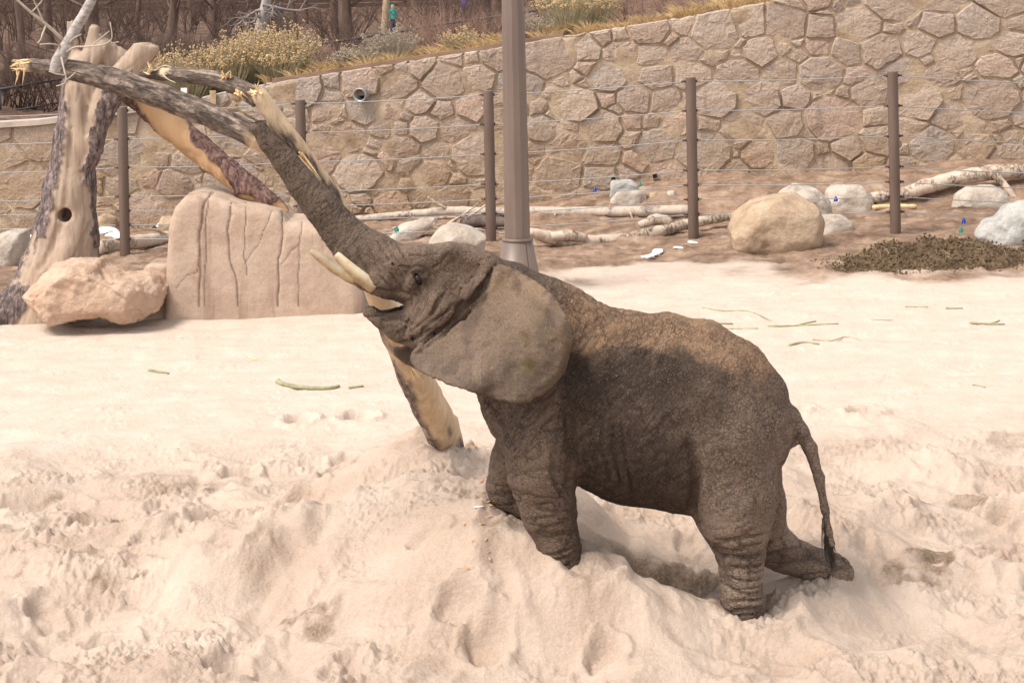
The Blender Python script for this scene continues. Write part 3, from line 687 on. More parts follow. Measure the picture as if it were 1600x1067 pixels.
# ---- colouring of the hide: dusted back, wet band, mud on the ear
n1 = fbm3(V*3.1, 4, 51); n2 = fbm3(V*11, 4, 52)
col = np.tile(np.array([.135, .098, .075]), (len(V), 1))
def lay(c, wgt):
    global col
    wgt = np.clip(wgt, 0, 1)[:, None]; col = col*(1-wgt)+np.array(c)*wgt
lay((.26, .205, .170), sstep(1040, 1160, px)*sstep(560, 700, py)*.75*(.8+.4*n1))                    # pale grey rump and hind leg
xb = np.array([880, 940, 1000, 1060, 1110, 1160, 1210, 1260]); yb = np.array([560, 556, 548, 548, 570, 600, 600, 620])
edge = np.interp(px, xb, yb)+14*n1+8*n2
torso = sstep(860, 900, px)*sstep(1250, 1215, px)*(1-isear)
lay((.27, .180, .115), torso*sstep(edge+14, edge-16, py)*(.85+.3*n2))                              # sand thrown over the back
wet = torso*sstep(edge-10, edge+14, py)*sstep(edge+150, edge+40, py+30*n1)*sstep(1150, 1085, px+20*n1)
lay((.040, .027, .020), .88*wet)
lay((.060, .042, .032), .7*torso*sstep(640, 700, py)*sstep(1100, 1050, px)*sstep(900, 930, px))    # darker belly side
lay((.17, .125, .095), .8*whead*(.8+.3*n1)); lay((.075, .045, .026), .8*np.exp(-(((px-727)/20)**2+((py-413)/24)**2)*.9)*whead*(.8+.5*n2))
lay((.075, .046, .028), .6*np.exp(-(((px-700)/30)**2+((py-447)/14)**2))*whead)
lay((.23, .175, .14), .7*whead*np.exp(-(((px-690)/60)**2+((py-388)/14)**2))*(.8+.5*n2))
lay((.135, .103, .082), .85*wt); lay((.20, .155, .125), .6*wt*sstep(.1, -.4, (px-500)*.742-(py-322)*.671)*0+.25*wt*(n1 > 0))
lay((.06, .042, .036), .8*sstep(575, 590, px)*sstep(640, 625, px)*sstep(458, 465, py)*sstep(500, 488, py))
lay((.185, .140, .108), isear*.95); lay((.135, .102, .082), isear*.8*sstep(-.1, .45, n1+.3*n2)*sstep(520, 570, py)); lay((.26, .19, .135), isear*.8*sstep(500, 440, py))
lay((.25, .18, .125), isear*.6*sstep(-26, -10, inE)*sstep(820, 850, px)*sstep(600, 540, py))
for cx_, cy_, sx_, sy_, w_ in ((822, 526, 9, 13, 1.0), (828, 567, 10, 12, 1.0), (850, 510, 18, 30, .6), (815, 548, 22, 30, .45)):
    lay((.085, .062, .022), isear*w_*np.exp(-(((px-cx_)/sx_)**2+((py-cy_)/sy_)**2))*(.8+.8*n2))
lay((.20, .155, .10), .5*np.exp(-(((px-832)/20)**2+((py-705)/35)**2))*(1-isear)*sstep(-.2, .5, n2))
lay((.085, .062, .055), .55*sstep(848, 868, py)*sstep(888, 872, py)*sstep(1110, 1120, px)); lay((.075, .056, .048), .7*sstep(945, 958, py)*sstep(1110, 1120, px))
lay((.19, .145, .12), .6*wtail); lay((.20, .15, .115), .22*sstep(.0, .9, n2)*torso)
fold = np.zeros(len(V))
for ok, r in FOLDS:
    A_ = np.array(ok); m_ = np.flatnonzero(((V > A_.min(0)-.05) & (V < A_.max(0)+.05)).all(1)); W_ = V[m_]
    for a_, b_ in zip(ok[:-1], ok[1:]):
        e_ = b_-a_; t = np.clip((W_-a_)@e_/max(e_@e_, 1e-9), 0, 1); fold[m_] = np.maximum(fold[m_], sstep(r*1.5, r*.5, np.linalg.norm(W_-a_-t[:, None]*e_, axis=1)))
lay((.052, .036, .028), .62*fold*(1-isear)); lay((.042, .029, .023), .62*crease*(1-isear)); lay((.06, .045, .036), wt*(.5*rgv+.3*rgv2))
lay((.035, .024, .02), .8*np.exp(-(((px-654)/13)**2+((py-438)/16)**2)**2)*whead)  # shadow round the eye painted into the hide colour
lay((.24, .19, .155), isear*.5*sstep(.1, .6, fbm3(np.stack([V[:, 0]*16, V[:, 1]*4, V[:, 2]*4], 1), 3, 71))*sstep(540, 590, py)); lay((.10, .074, .06), isear*.7*sstep(.05, .6, fbm3(V*7, 4, 72))); lay((.25, .185, .13), isear*.4*sstep(-.1, .5, fbm3(V*5, 3, 75))*sstep(560, 470, py))
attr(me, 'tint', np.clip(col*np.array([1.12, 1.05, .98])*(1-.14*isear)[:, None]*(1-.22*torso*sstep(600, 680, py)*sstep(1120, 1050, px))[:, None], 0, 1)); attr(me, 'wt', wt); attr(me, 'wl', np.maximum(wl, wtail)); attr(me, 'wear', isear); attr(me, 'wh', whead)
ang = np.arctan2(V[:, 1]-EY, (V@np.array([.742, 0, .671])))
tcv = np.stack([st*75, V[:, 1]*15, (V@np.array([.742, 0, .671]))*15], 1); attr(me, 'tc', tcv)
attr(me, 'lc', np.stack([V[:, 0]*26, V[:, 1]*26, V[:, 2]*50], 1))
attr(me, 'bc', np.stack([u1*56, V[:, 1]*26, u2*15], 1)); attr(me, 'bd', np.stack([u1*14, V[:, 1]*26, u2*50], 1)+.35*np.stack([u2*14, u1*0, u1*20], 1))
m = NT('elephant_hide')
def cracks(name, sc, amt):
    v_ = m.warp(m.attr(name, 'Vector'), 1.1, amt); return m.edge(v_, sc)
e_b = m.math('MINIMUM', cracks('bc', 1.0, .9), m.math('MULTIPLY', cracks('bd', 1.0, .9), 1.25)); e_l = cracks('lc', 1.0, .8); e_t = cracks('tc', 1.0, .7)
def sel(a, b, f):
    q = m.n('Mix', data_type='FLOAT'); m.l(f, q.inputs[0]); m.l(a, q.inputs[2]); m.l(b, q.inputs[3]); return q.outputs[0]
hind = m.n('SeparateXYZ'); m.l(m.geo(), hind.inputs[0]); hf = m.rng(hind.outputs[0], .95, 1.35)
v_ = m.warp(m.geo(), 14, .03); e_iso = m.math('MINIMUM', m.edge(m.map(v_, (1, 1, 2.4), (0, .75, 0)), 24), m.math('MULTIPLY', m.edge(m.map(v_, (2.2, 1, 1), (0, .55, 0)), 22), 1.2)); e_head = m.edge(m.map(m.warp(m.geo(), 16, .04), (1, 1, 1.8), (0, -.7, 0)), 46)
e = sel(e_b, e_iso, hf); e = sel(e, e_l, m.attr('wl')); e = sel(e, e_t, m.attr('wt')); e = sel(e, e_head, m.attr('wh'))
vp = m.noise(m.geo(), 5, 4, .6); wid = m.rng(vp, .3, .7, .045, .13)
cr = m.n('MapRange', clamp=True); m.l(e, cr.inputs[0]); cr.inputs[1].default_value = 0; m.l(wid, cr.inputs[2]); crk = cr.outputs[0]      # 0 in a crack, 1 on the skin between
fine = m.rng(m.edge(m.warp(m.geo(), 40, .012), 110), 0, .13)
ear_f = m.attr('wear'); crk = sel(crk, m.rng(m.edge(m.warp(m.geo(), 30, .02), 62), 0, .09, .45, 1), ear_f)
tint = m.attr('tint', 'Color')
grain = m.noise(m.geo(), 70, 6, .75)
c = m.mix(m.rng(grain, .30, .75, 0, .55), m.mix(1, tint, (.72, .70, .68), 'MULTIPLY'), m.mix(1, tint, (1.5, 1.5, 1.5), 'MULTIPLY'))
dark = m.mix(1, c, (.22, .175, .16), 'MULTIPLY'); fade = m.rng(m.noise(m.geo(), 9, 4, .65), .36, .62, .5, 1)
c = m.mix(m.math('MULTIPLY', fade, m.math('SUBTRACT', 1.0, crk)), c, dark)
c = m.mix(m.math('MULTIPLY', m.math('SUBTRACT', 1.0, fine), .28), c, dark)
speck = m.math('MULTIPLY', m.rng(m.noise(m.geo(), 160, 2, .5), .66, .72), m.rng(m.noise(m.geo(), 4, 3, .6), .45, .65, 0, .8))
c = m.mix(speck, c, (.45, .34, .24))
HIDE = m.done(c, .78, m.bump(crk, .55, .005, m.bump(fine, .35, .003, m.bump(grain, .3, .004))))
ele = thing('elephant', (1.4, 11.75, 0), 'young grey-brown elephant with raised trunk gripping a broken branch, standing in churned sand', 'elephant')
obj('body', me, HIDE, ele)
# eye, tusks, tail hair
IV = NT('ivory'); v = IV.obj(); zz_ = IV.noise(IV.map(v, (1, 1, 1)), 9, 6, .6)
IVORY = IV.done(IV.mix(IV.math('MULTIPLY', IV.attr('stain'), IV.rng(zz_, .25, .6)), IV.ramp(zz_, [(.3, (.40, .28, .14)), (.45, (.57, .45, .29)), (.7, (.70, .61, .48))]), (.27, .15, .05)), .5, IV.bump(IV.noise(v, 40, 5, .6), .3, .005))
for pts in ([(584, 448, -.15, 11), (563, 433, -.18, 10.5), (546, 418, -.19, 9), (535, 407, -.19, 7.5), (528, 400, -.19, 6.5), (525, 397, -.19, 4.5)], [(582, 446, .12, 11), (550, 433, .15, 10.5), (522, 417, .17, 9.5), (502, 403, .17, 7.5), (490, 395, .17, 5.2), (485, 391, .17, 2.5)]):
    A = [E(x, y, d) for x, y, d, r in pts]; V_, Q_ = tube(A, [rp(r, d) for x, y, d, r in pts], 20, .05, 3, 4); mt_ = mesh('tusk', V_, tri_fix(Q_)); ax_ = np.vstack([np.repeat(V_[:-2].reshape(-1, 20, 3).mean(1), 20, 0), V_[-2:]]); dz_ = (V_-ax_)[:, 2]/.045; attr(mt_, 'stain', sstep(.45, -.5, dz_)); obj('tusk', mt_, IVORY, ele)
def ball(c, r, n=18):
    V_, Q_ = tube([c+np.array([0, 0, -r*math.cos(t)]) for t in np.linspace(.02, math.pi-.02, n)], [r*math.sin(t) for t in np.linspace(.02, math.pi-.02, n)], n); return V_, tri_fix(Q_)
EB = NT('eye_dark'); EB.done((.016, .008, .006), .25); EB.b.inputs['Specular IOR Level'].default_value = .3
ec = EYE+np.array([0, .026, .0]); V_, F_ = ball(ec, .040); obj('eye', mesh('eye', V_, F_), EB.m, ele)
sg = []; rr = np.random.default_rng(3)
for q in range(130):
    t = rr.random(); a_ = E(1288+12*t+rr.normal(0, 1.6), 808+42*t, -.03+rr.normal(0, .006)); L = rr.uniform(.12, .26); x = 0
    dx = rr.normal(0, .10)-.06*(t < .5); p = a_
    for s_ in range(4):
        nx = p+np.array([dx*L/4+.012*math.sin(s_+q)*.3, rr.normal(0, .003), -L/4]); sg.append((*p, *nx, .0021-.0004*s_, .0017-.0004*s_)); p = nx; dx = dx*.5+.05
obj('tail_hair', segs_mesh('tail_hair', sg), simple('dark_hair', (.035, .025, .02), (.08, .06, .05), 20), ele)
print('elephant', len(V))

# ------------------------------------------------------------------ rocks
def rock_mat(name, c1, c2, c3, st=.8, stains=0):
    m = NT(name); v = m.geo(); c = m.ramp(m.noise(v, 3.5, 9, .66), [(.28, c1), (.5, c2), (.72, c3)])
    c = m.mix(m.rng(m.noise(v, 60, 3, .8), .5, .75, 0, .35), c, tuple(q*.35 for q in c1))
    if stains:
        s_ = m.rng(m.noise(m.map(v, (4, 4, .4)), .9, 5, .62), .54, .68, 0, stains); c = m.mix(s_, c, (.19, .115, .08))
        c = m.mix(m.math('MULTIPLY', m.attr('crack'), .8), c, (.10, .065, .045))
    return m.done(c, .9, m.bump(m.noise(v, 9, 9, .68), st, .05, m.bump(m.noise(v, 70, 3, .7), .3, .006)))
PALE = rock_mat('pale_granite', (.27, .205, .15), (.46, .385, .32), (.60, .52, .45))
GREY = rock_mat('grey_granite', (.22, .21, .19), (.38, .36, .33), (.55, .52, .48))
TAN = rock_mat('tan_granite', (.27, .18, .115), (.42, .30, .205), (.56, .43, .31))
SAND_ST = rock_mat('sandstone', (.40, .255, .17), (.50, .345, .25), (.57, .425, .32), 1)
FAUX = rock_mat('sculpted_concrete', (.34, .235, .17), (.43, .315, .24), (.50, .385, .30), .4, .6)
def polyrock(name, poly, Y, dep, rnd, rough, mat, label, cat, vox=.02, cuts=(), fine=.3, group=None, s=1, planes=0, cw=1.0):
    pw = pxpoly(poly, Y); lo = pw.min(0)-.12; hi = pw.max(0)+.12
    q = Grid((lo[0], Y-dep-.15, lo[1]), (hi[0], Y+dep+.15, hi[1]), vox)
    q.slab(pw, lambda X, Z: np.full(X.shape, Y), dep, .02, rnd, Y-dep-.14, Y+dep+.14)
    ck = []
    for pts, r in cuts:
        n_ = np.array(pts, float); t_ = np.linspace(0, len(n_)-1, 14); wb = noise2(t_*1.9+r*900, t_*0+len(pts), 3)*5*np.sin(np.linspace(0, np.pi, 14))
        hs_ = [q.hit(x, y) for x, y in zip(np.interp(t_, range(len(n_)), n_[:, 0])+wb, np.interp(t_, range(len(n_)), n_[:, 1]))]; hs_ = [h for h in hs_ if h is not None]; r = r*cw
        for h0, h1 in zip(hs_[:-1], hs_[1:]): q.cone(h0, h1, r*rng.uniform(.5, 1.1), r*rng.uniform(.5, 1.1), .012, 1, True)
        ck.append((hs_, r))
    V, Q = q.nets(); V = relax(V, Q, 2 if not cuts else 1); N = vnormals(V, Q); sz = min(np.ptp(V[:, 0]), np.ptp(V[:, 2]))
    n = fbm3(V/sz*1.6, 5, s*7+2, .55); f2 = sum((1-2*np.abs(noise3(V/sz*2.6*2**o+.4*n[:, None], s*7+5+o)))*.55**o for o in range(4))
    cen = V.mean(0); RP = np.random.default_rng(s*31+7)
    for _ in range(planes):                                               # split faces
        d_ = RP.normal(0, 1, 3); d_[1] = -abs(d_[1])*1.1; d_ /= np.linalg.norm(d_); pr = (V-cen)@d_; lim = np.quantile(pr, RP.uniform(.93, .988)); V = V-d_*np.maximum(pr-lim, 0)[:, None]*.85
    cr = np.zeros(len(V))
    for hs_, r in ck:
        for a_, b_ in zip(hs_[:-1], hs_[1:]):
            e_ = b_-a_; t = np.clip((V-a_)@e_/max(e_@e_, 1e-9), 0, 1); cr = np.maximum(cr, sstep(r*1.5, r*.4, np.linalg.norm(V-a_-t[:, None]*e_, axis=1)))
    V = V+N*(rough*sz*(.6*n+.4*fine*f2))[:, None]
    me = mesh(name, V, Q); attr(me, 'crack', cr)
    return obj(name, me, mat, None, label, cat, group)
def gY(px, py): return gnd(px, py)[1]
low = lambda poly, d=26: [(x, y) if y < max(p[1] for p in poly)-.35*(max(p[1] for p in poly)-min(p[1] for p in poly)) else (x, y+d*.5) for x, y in poly]
FY = 22.0
polyrock('sculpted_rock', [(268, 510), (270, 430), (275, 350), (284, 318), (300, 300), (320, 296), (346, 300), (380, 311), (420, 317), (443, 325), (455, 341), (472, 342), (510, 345), (545, 350), (566, 362), (570, 510)], FY, .55, .13, .012, FAUX,
         'tall pinkish tan sculpted concrete rock with vertical cracks under the leaning log', 'rock', .015,
         [([(334, 300), (318, 318), (313, 370), (311, 478)], .022), ([(330, 300), (322, 330), (321, 400), (320, 478)], .012), ([(362, 316), (357, 350), (358, 400), (370, 440), (372, 478)], .018), ([(384, 316), (382, 380), (386, 430)], .012), ([(440, 330), (442, 370), (436, 410), (434, 478)], .022), ([(472, 348), (468, 380), (440, 412)], .012), ([(468, 380), (466, 478)], .012), ([(425, 330), (410, 370), (385, 408)], .01), ([(275, 450), (290, 432), (308, 425), (312, 405)], .01)], .3, None, 1, 0, .62)
polyrock('sculpted_rock', [(227, 505), (228, 425), (233, 411), (242, 407), (270, 408), (276, 505)], FY-.1, .3, .06, .012, FAUX, 'low rounded tan concrete block beside the tall sculpted rock', 'rock', .015)
BL = [(37, 441), (62, 424), (105, 412), (131, 409), (154, 408), (158, 420), (180, 427), (192, 433), (234, 433), (253, 439), (263, 450), (261, 465), (251, 484), (231, 488), (224, 497), (205, 493), (169, 486), (112, 500), (75, 500), (51, 486), (39, 465)]
polyrock('sandstone_boulder', BL, 21.2, .5, .14, .10, SAND_ST, 'rough orange sandstone boulder lying on the sand at the foot of the dead tree', 'boulder', .016, [([(158, 424), (175, 440), (200, 446), (240, 447)], .035), ([(110, 428), (135, 432), (150, 442), (175, 455), (200, 470)], .025), ([(60, 440), (80, 450), (110, 455)], .015)], .55, None, 3, 16)
for i_, (poly, mat, lab, rg, dep) in enumerate([
    ([(1139, 358), (1150, 335), (1175, 318), (1210, 307), (1245, 307), (1270, 320), (1283, 345), (1278, 370), (1260, 384), (1200, 392), (1165, 390), (1145, 376)], TAN, 'big rounded tan boulder at the sand edge by the fence', .05, .5),
    ([(1205, 335), (1213, 306), (1228, 293), (1250, 289), (1275, 297), (1293, 314), (1298, 335), (1280, 345)], PALE, 'pale humped boulder behind the big rounded tan boulder', .08, .35),
    ([(1289, 330), (1292, 300), (1302, 288), (1345, 290), (1360, 303), (1364, 328)], PALE, 'squarish white-grey boulder beyond the fence beside the driftwood log', .05, .3),
    ([(1272, 362), (1283, 336), (1310, 335), (1330, 347), (1339, 358), (1325, 363)], PALE, 'small low pale boulder tucked beside the big rounded tan boulder', .06, .25),
    ([(1488, 322), (1495, 304), (1515, 291), (1545, 288), (1568, 298), (1578, 314), (1566, 325)], PALE, 'smooth white domed boulder under the driftwood log', .05, .32),
    ([(1528, 358), (1542, 350), (1560, 346), (1575, 326), (1600, 317), (1640, 322), (1655, 370), (1600, 380), (1560, 374)], GREY, 'rough grey boulder with a low shelf beside the mulch heap', .10, .45),
    ([(666, 392), (672, 372), (688, 356), (706, 349), (735, 355), (760, 369), (756, 388), (745, 398), (700, 402)], PALE, 'angular white boulder behind the elephant head by the light pole', .03, .35),
    ([(600, 370), (625, 352), (660, 342), (690, 338), (676, 356), (640, 368), (612, 374)], PALE, 'thin pale stone slab lying among sticks behind the trunk', .08, .2),
    ([(952, 318), (954, 300), (975, 294), (1008, 297), (1012, 318)], PALE, 'pale square stone block against the foot of the wall', .06, .18),
    ([(952, 296), (956, 283), (985, 282), (995, 290), (990, 297)], GREY, 'flat grey stone lying on the square block by the wall', .08, .12),
    ([(-25, 415), (-12, 372), (18, 359), (38, 362), (42, 398), (28, 414)], PALE, 'large pinkish pale boulder behind the dead tree roots', .06, .45),
    ([(144, 364), (148, 342), (163, 334), (180, 342), (187, 362)], TAN, 'dark tan boulder beyond the fence between tree and first post', .06, .3),
    ([(245, 350), (252, 339), (285, 338), (290, 352)], TAN, 'low tan stone at the wall foot behind the sculpted rock', .06, .25),
    ([(1012, 309), (1016, 301), (1026, 301), (1029, 309)], TAN, 'fist-sized brown stone by the square block at the wall', .08, .08),
    ([(1038, 306), (1043, 298), (1055, 299), (1058, 306)], PALE, 'small pale lumpy stone by the yellow marker flag', .1, .08)]):
    yb_ = max(p[1] for p in poly); xm = np.mean([p[0] for p in poly if p[1] > yb_-8]); Y = min(gY(xm, yb_-2), 31.5)+dep*.5
    if 'lying on the square' in lab: Y = min(gY(980, 316), 31.5)+.09
    polyrock('boulder' if yb_-min(p[1] for p in poly) > 20 else 'stone', low(poly), Y, dep, dep*.62, rg, mat, lab, 'boulder' if yb_-min(p[1] for p in poly) > 20 else 'stone', .022 if dep > .15 else .012, (), .5, None, i_+3, 9 if i_ else 3)

# ------------------------------------------------------------------ wood
def wood_mat(name, bark, bare, sc=1.0, attrn=None, mixn=.5, along=False, warm=False):
    m = NT(name); v = m.geo(); vs = m.obj()
    lv = m.attr('along', 'Vector') if along else m.map(v, (1, 1, .3))
    bk = m.rng(m.noise(m.warp(lv, 14, .05), 30*sc, 5, .62, .4), .36, .60)
    cb = m.mix(bk, tuple(q*.42 for q in bark), m.mix(m.rng(m.noise(v, 20, 6, .7), .35, .72), bark, tuple(min(1, q*2.7) for q in bark)))
    gr = m.noise(m.map(v, (1, 1, .12)), 16, 8, .65); cw = m.mix(m.rng(gr, .3, .72), tuple(q*.62 for q in bare), bare)
    cw = m.mix(m.rng(m.noise(v, 2.2, 5, .6), .5, .7, 0, .3), cw, tuple(q*.75 for q in bare[:1])+(bare[1]*.6, bare[2]*.5))
    if warm:
        cw = m.mix(m.math('MULTIPLY', m.attr('warm'), .75), cw, (.46, .27, .13)); cb = m.mix(m.math('MULTIPLY', m.attr('warm'), .6), cb, m.mix(1, cb, (1.0, .62, .5), 'MULTIPLY'))
    f_ = m.attr(attrn) if attrn else m.rng(m.noise(v, 2.4, 6, .6), mixn-.03, mixn+.03)
    hgt = m.n('Mix', data_type='FLOAT'); m.l(f_, hgt.inputs[0]); m.l(gr, hgt.inputs[2]); m.l(bk, hgt.inputs[3])
    return m.done(m.mix(f_, cw, cb), .88, m.bump(hgt.outputs[0], .8, .018, m.bump(m.noise(v, 60, 4, .7), .4, .006)))
TREEW = wood_mat('dead_tree_wood', (.135, .100, .092), (.43, .32, .24), .8, 'bark', .5, False, True)
# dead tree with a hollow, and its leaning limb
TY = 22.0
q = Grid(P(-70, 540, TY)*[1, 0, 1]+[0, 21.0, 0], P(455, 25, TY)*[1, 0, 1]+[0, 23.1, 0], .019)
def tlimb(pts, k=.08, sub=False): q.chain([P(x, y, TY+d) for x, y, d, r in pts], [r/F*(TY+d) for x, y, d, r in pts], k, 1, sub)
tlimb([(70, 530, 0, 74), (92, 430, 0, 58), (103, 360, 0, 46), (108, 300, 0, 37), (117, 220, 0, 29), (126, 140, 0, 26), (130, 105, 0, 24)], .1)
tlimb([(70, 420, -.1, 26), (25, 478, -.2, 27), (-8, 530, -.25, 30)]); tlimb([(126, 380, -.05, 24), (136, 450, -.1, 24), (142, 520, -.1, 26)]); tlimb([(105, 390, -.3, 16), (88, 520, -.42, 20)])
tlimb([(121, 130, .05, 17), (113, 70, .05, 9), (110, 33, .05, 5)], .04); tlimb([(134, 120, 0, 17), (143, 75, -.02, 11), (147, 46, -.02, 8)], .04); tlimb([(128, 105, -.05, 20), (160, 75, 0, 13)], .05)
tlimb([(140, 250, -.08, 14), (155, 180, -.12, 19), (176, 135, -.14, 21), (222, 82, -.15, 18), (234, 73, -.15, 15)], .05)
tlimb([(150, 66, .1, 15), (180, 96, .15, 22), (215, 140, .2, 25), (268, 197, .15, 22), (330, 250, .08, 20), (388, 296, 0, 19), (420, 316, -.03, 15), (443, 330, -.04, 9)], .04)
tlimb([(264, 52, -.15, 25), (208, 42, -.15, 25)], .012, True); tlimb([(166, 30, -.02, 14), (138, 22, -.02, 14)], .01, True); tlimb([(122, 26, .05, 9), (104, 20, .05, 9)], .01, True)
for a_ in ((146, 50, -.22, 3, 140, 90, -.24, 2), (120, 80, -.3, 5, 126, 120, -.3, 3), (152, 92, -.3, 5, 140, 118, -.3, 3)): tlimb([a_[:4], a_[4:]], .02, True)
def tstroke(pts, r, k=.02):
    hs_ = [q.hit(x, y) for x, y in pts]; hs_ = [h for h in hs_ if h is not None]
    if len(hs_) > 1: q.chain(hs_, [r]*len(hs_), k, 1, True)
hh = q.hit(100, 336); q.chain([hh+np.array([0, -.06, 0]), hh+np.array([0, .3, -.03])], [.082, .07], .035, 1, True)
tstroke([(113, 140), (112, 200), (108, 260), (104, 300), (102, 320)], .022); tstroke([(95, 350), (80, 390), (62, 420)], .03, .04); tstroke([(97, 352), (92, 375), (84, 400)], .018); tstroke([(140, 350), (128, 375), (115, 405)], .02, .03); tstroke([(160, 150), (200, 110), (220, 92)], .012); tstroke([(128, 140), (134, 170), (136, 210)], .02, .03)
tstroke([(185, 165), (230, 190), (262, 222)], .012)
V, Q = q.nets(); V = relax(V, Q, 2); N = vnormals(V, Q); px, py = PIX(V); jx = px+7*fbm3(V*5, 3, 2)+3*fbm3(V*16, 2, 5); jy = py+9*fbm3(V*4, 3, 4)
inp = lambda poly: poly_sd(np.array(poly, float), jx, jy)
bk = np.minimum.reduce([inp([(-60, 540), (-40, 440), (40, 330), (70, 240), (92, 110), (110, 110), (100, 200), (95, 260), (84, 300), (76, 350), (58, 385), (52, 395), (60, 350), (40, 400), (0, 480), (-20, 540)]),
    inp([(158, 135), (144, 205), (130, 245), (132, 285), (139, 300), (141, 360), (150, 390), (160, 390), (158, 240), (185, 190), (190, 150)]), inp([(172, 110), (185, 108), (192, 118), (206, 112), (215, 120), (180, 190), (160, 150)]),
    inp([(24, 440), (48, 446), (40, 475), (28, 500), (10, 530), (-30, 530), (0, 470)]), inp([(286, 170), (292, 200), (300, 232), (322, 245), (340, 262), (372, 300), (395, 312), (420, 330), (440, 310), (360, 230)]), inp([(180, 110), (215, 165), (262, 228), (330, 280), (300, 262), (235, 205), (190, 165)])])
bark = sstep(1.5, -1.5, bk); bark[N[:, 1] > .35] = np.maximum(bark, sstep(.0, .4, N[:, 1]))[N[:, 1] > .35]
V = V+N*(.016*bark*(.6+.6*(1-2*np.abs(noise3(V*np.array([22, 22, 8]), 3))))+.012*fbm3(V*np.array([9, 9, 3]), 3, 6)-(1-bark)*.016*np.clip(1-3*np.abs(noise3(V*np.array([8, 8, 1.6])+.3*fbm3(V*2, 2, 8)[:, None], 17)), 0, 1))[:, None]
me = mesh('trunk', V, Q); attr(me, 'bark', bark); attr(me, 'warm', sstep(190, 215, px)*sstep(0, 12, (py-150)-(px-225)*.78+28)*sstep(110, 135, py))
dt_ = thing('dead_tree', P(80, 500, TY), 'weathered dead tree with patchy bark and a knot hole, its limb leaning on sculpted rock', 'tree')
obj('trunk', me, TREEW, dt_)
# broken sapling in the elephant's grip
sap = thing('broken_tree', P(695, 688, 14.4), 'freshly snapped young tree with peeled stem standing in sand, held by the trunk', 'tree')
SAPB = wood_mat('sapling_bark', (.17, .128, .104), (.72, .53, .345), 1.2, 'bark', .5, True)
FRESH = simple('fresh_wood', (.62, .40, .19), (.80, .62, .38), 14, .8, .6, .01, (1, 1, .2))
def Yst(t): return 13.2+(11.97-13.2)*t
def limb_mesh(pts, name, rough, barkf, seg=22, sub=8, par=sap, mat=SAPB):
    A = [P(x, y, Y) for x, y, Y, r in pts]; R = [r/F*Y for x, y, Y, r in pts]; V, Q = tube(A, R, seg, rough, 5, sub); px, py = PIX(V)
    b = barkf(V, px, py); d = V-np.repeat(np.vstack([np.mean(V[:seg], 0)]), len(V), 0)
    me = mesh(name, V, tri_fix(Q)); attr(me, 'bark', np.clip(b, 0, 1)); n_ = (len(V)-2)//seg; rg_ = V[:n_*seg].reshape(n_, seg, 3); cc_ = rg_.mean(1); s_ = np.concatenate([[0], np.cumsum(np.linalg.norm(np.diff(cc_, axis=0), axis=1))]); th_ = np.linspace(0, 2*np.pi, seg, endpoint=False); al = np.stack([np.repeat(np.cos(th_)[None]*.075, n_, 0), np.repeat(np.sin(th_)[None]*.075, n_, 0), np.repeat(s_[:, None]*.3, seg, 1)], -1).reshape(-1, 3); attr(me, 'along', np.vstack([al, al[:1], al[-1:]])); return obj(name, me, mat, par)
def stem_bark(V, px, py):
    j = fbm3(V*6, 3, 9); ax = np.interp(py, [145, 200, 300, 580, 690], [402, 440, 512, 645, 697]); off = px-ax+10*j
    b = np.where(py < 330, sstep(-6, -2, off)*sstep(14, 10, off)*sstep(190, 230, py+20*j), np.maximum(sstep(-16, -22, off), sstep(662, 676, py+25*j)*sstep(.5, .8, np.abs(off)/20)))
    return b
limb_mesh([(702, 740, 14.55, 30), (695, 682, 14.4, 28), (670, 632, 14.1, 27), (645, 580, 13.8, 26), (592, 463, 13.15, 19), (550, 375, 12.7, 16), (515, 305, 12.36, 15.5), (470, 240, 12.08, 15), (432, 188, 11.99, 14.5), (408, 153, 11.96, 13), (400, 141, 11.96, 9)], 'stem', .10, stem_bark)
limb_mesh([(424, 236, 11.98, 10), (410, 224, 11.98, 15), (380, 205, 11.98, 18.5), (330, 182, 12.0, 19), (250, 150, 12.03, 19.5), (175, 125, 12.06, 19), (110, 110, 12.1, 16.5), (80, 106, 12.12, 13), (52, 103, 12.14, 11), (34, 102, 12.15, 9)], 'limb', .09,
          lambda V, px, py: sstep(40, 50, px+8*fbm3(V*14, 2, 3))*(1-sstep(385, 402, px+14*fbm3(V*9, 3, 3))*sstep(0, 6, (py-205)-(px-380)*.6+8)))
limb_mesh([(404, 158, 11.98, 12), (390, 146, 12, 14.5), (360, 131, 12.04, 13.5), (320, 122, 12.08, 12.5), (270, 117, 12.12, 11.5), (235, 116, 12.15, 9), (220, 117, 12.16, 6)], 'limb', .10, lambda V, px, py: .95-sstep(.55, .75, fbm3(V*10, 3, 8)))
BIRCH = simple('pale_bark', (.20, .165, .145), (.56, .50, .46), 20, .85, .5, .008, (1, 1, 2.2))
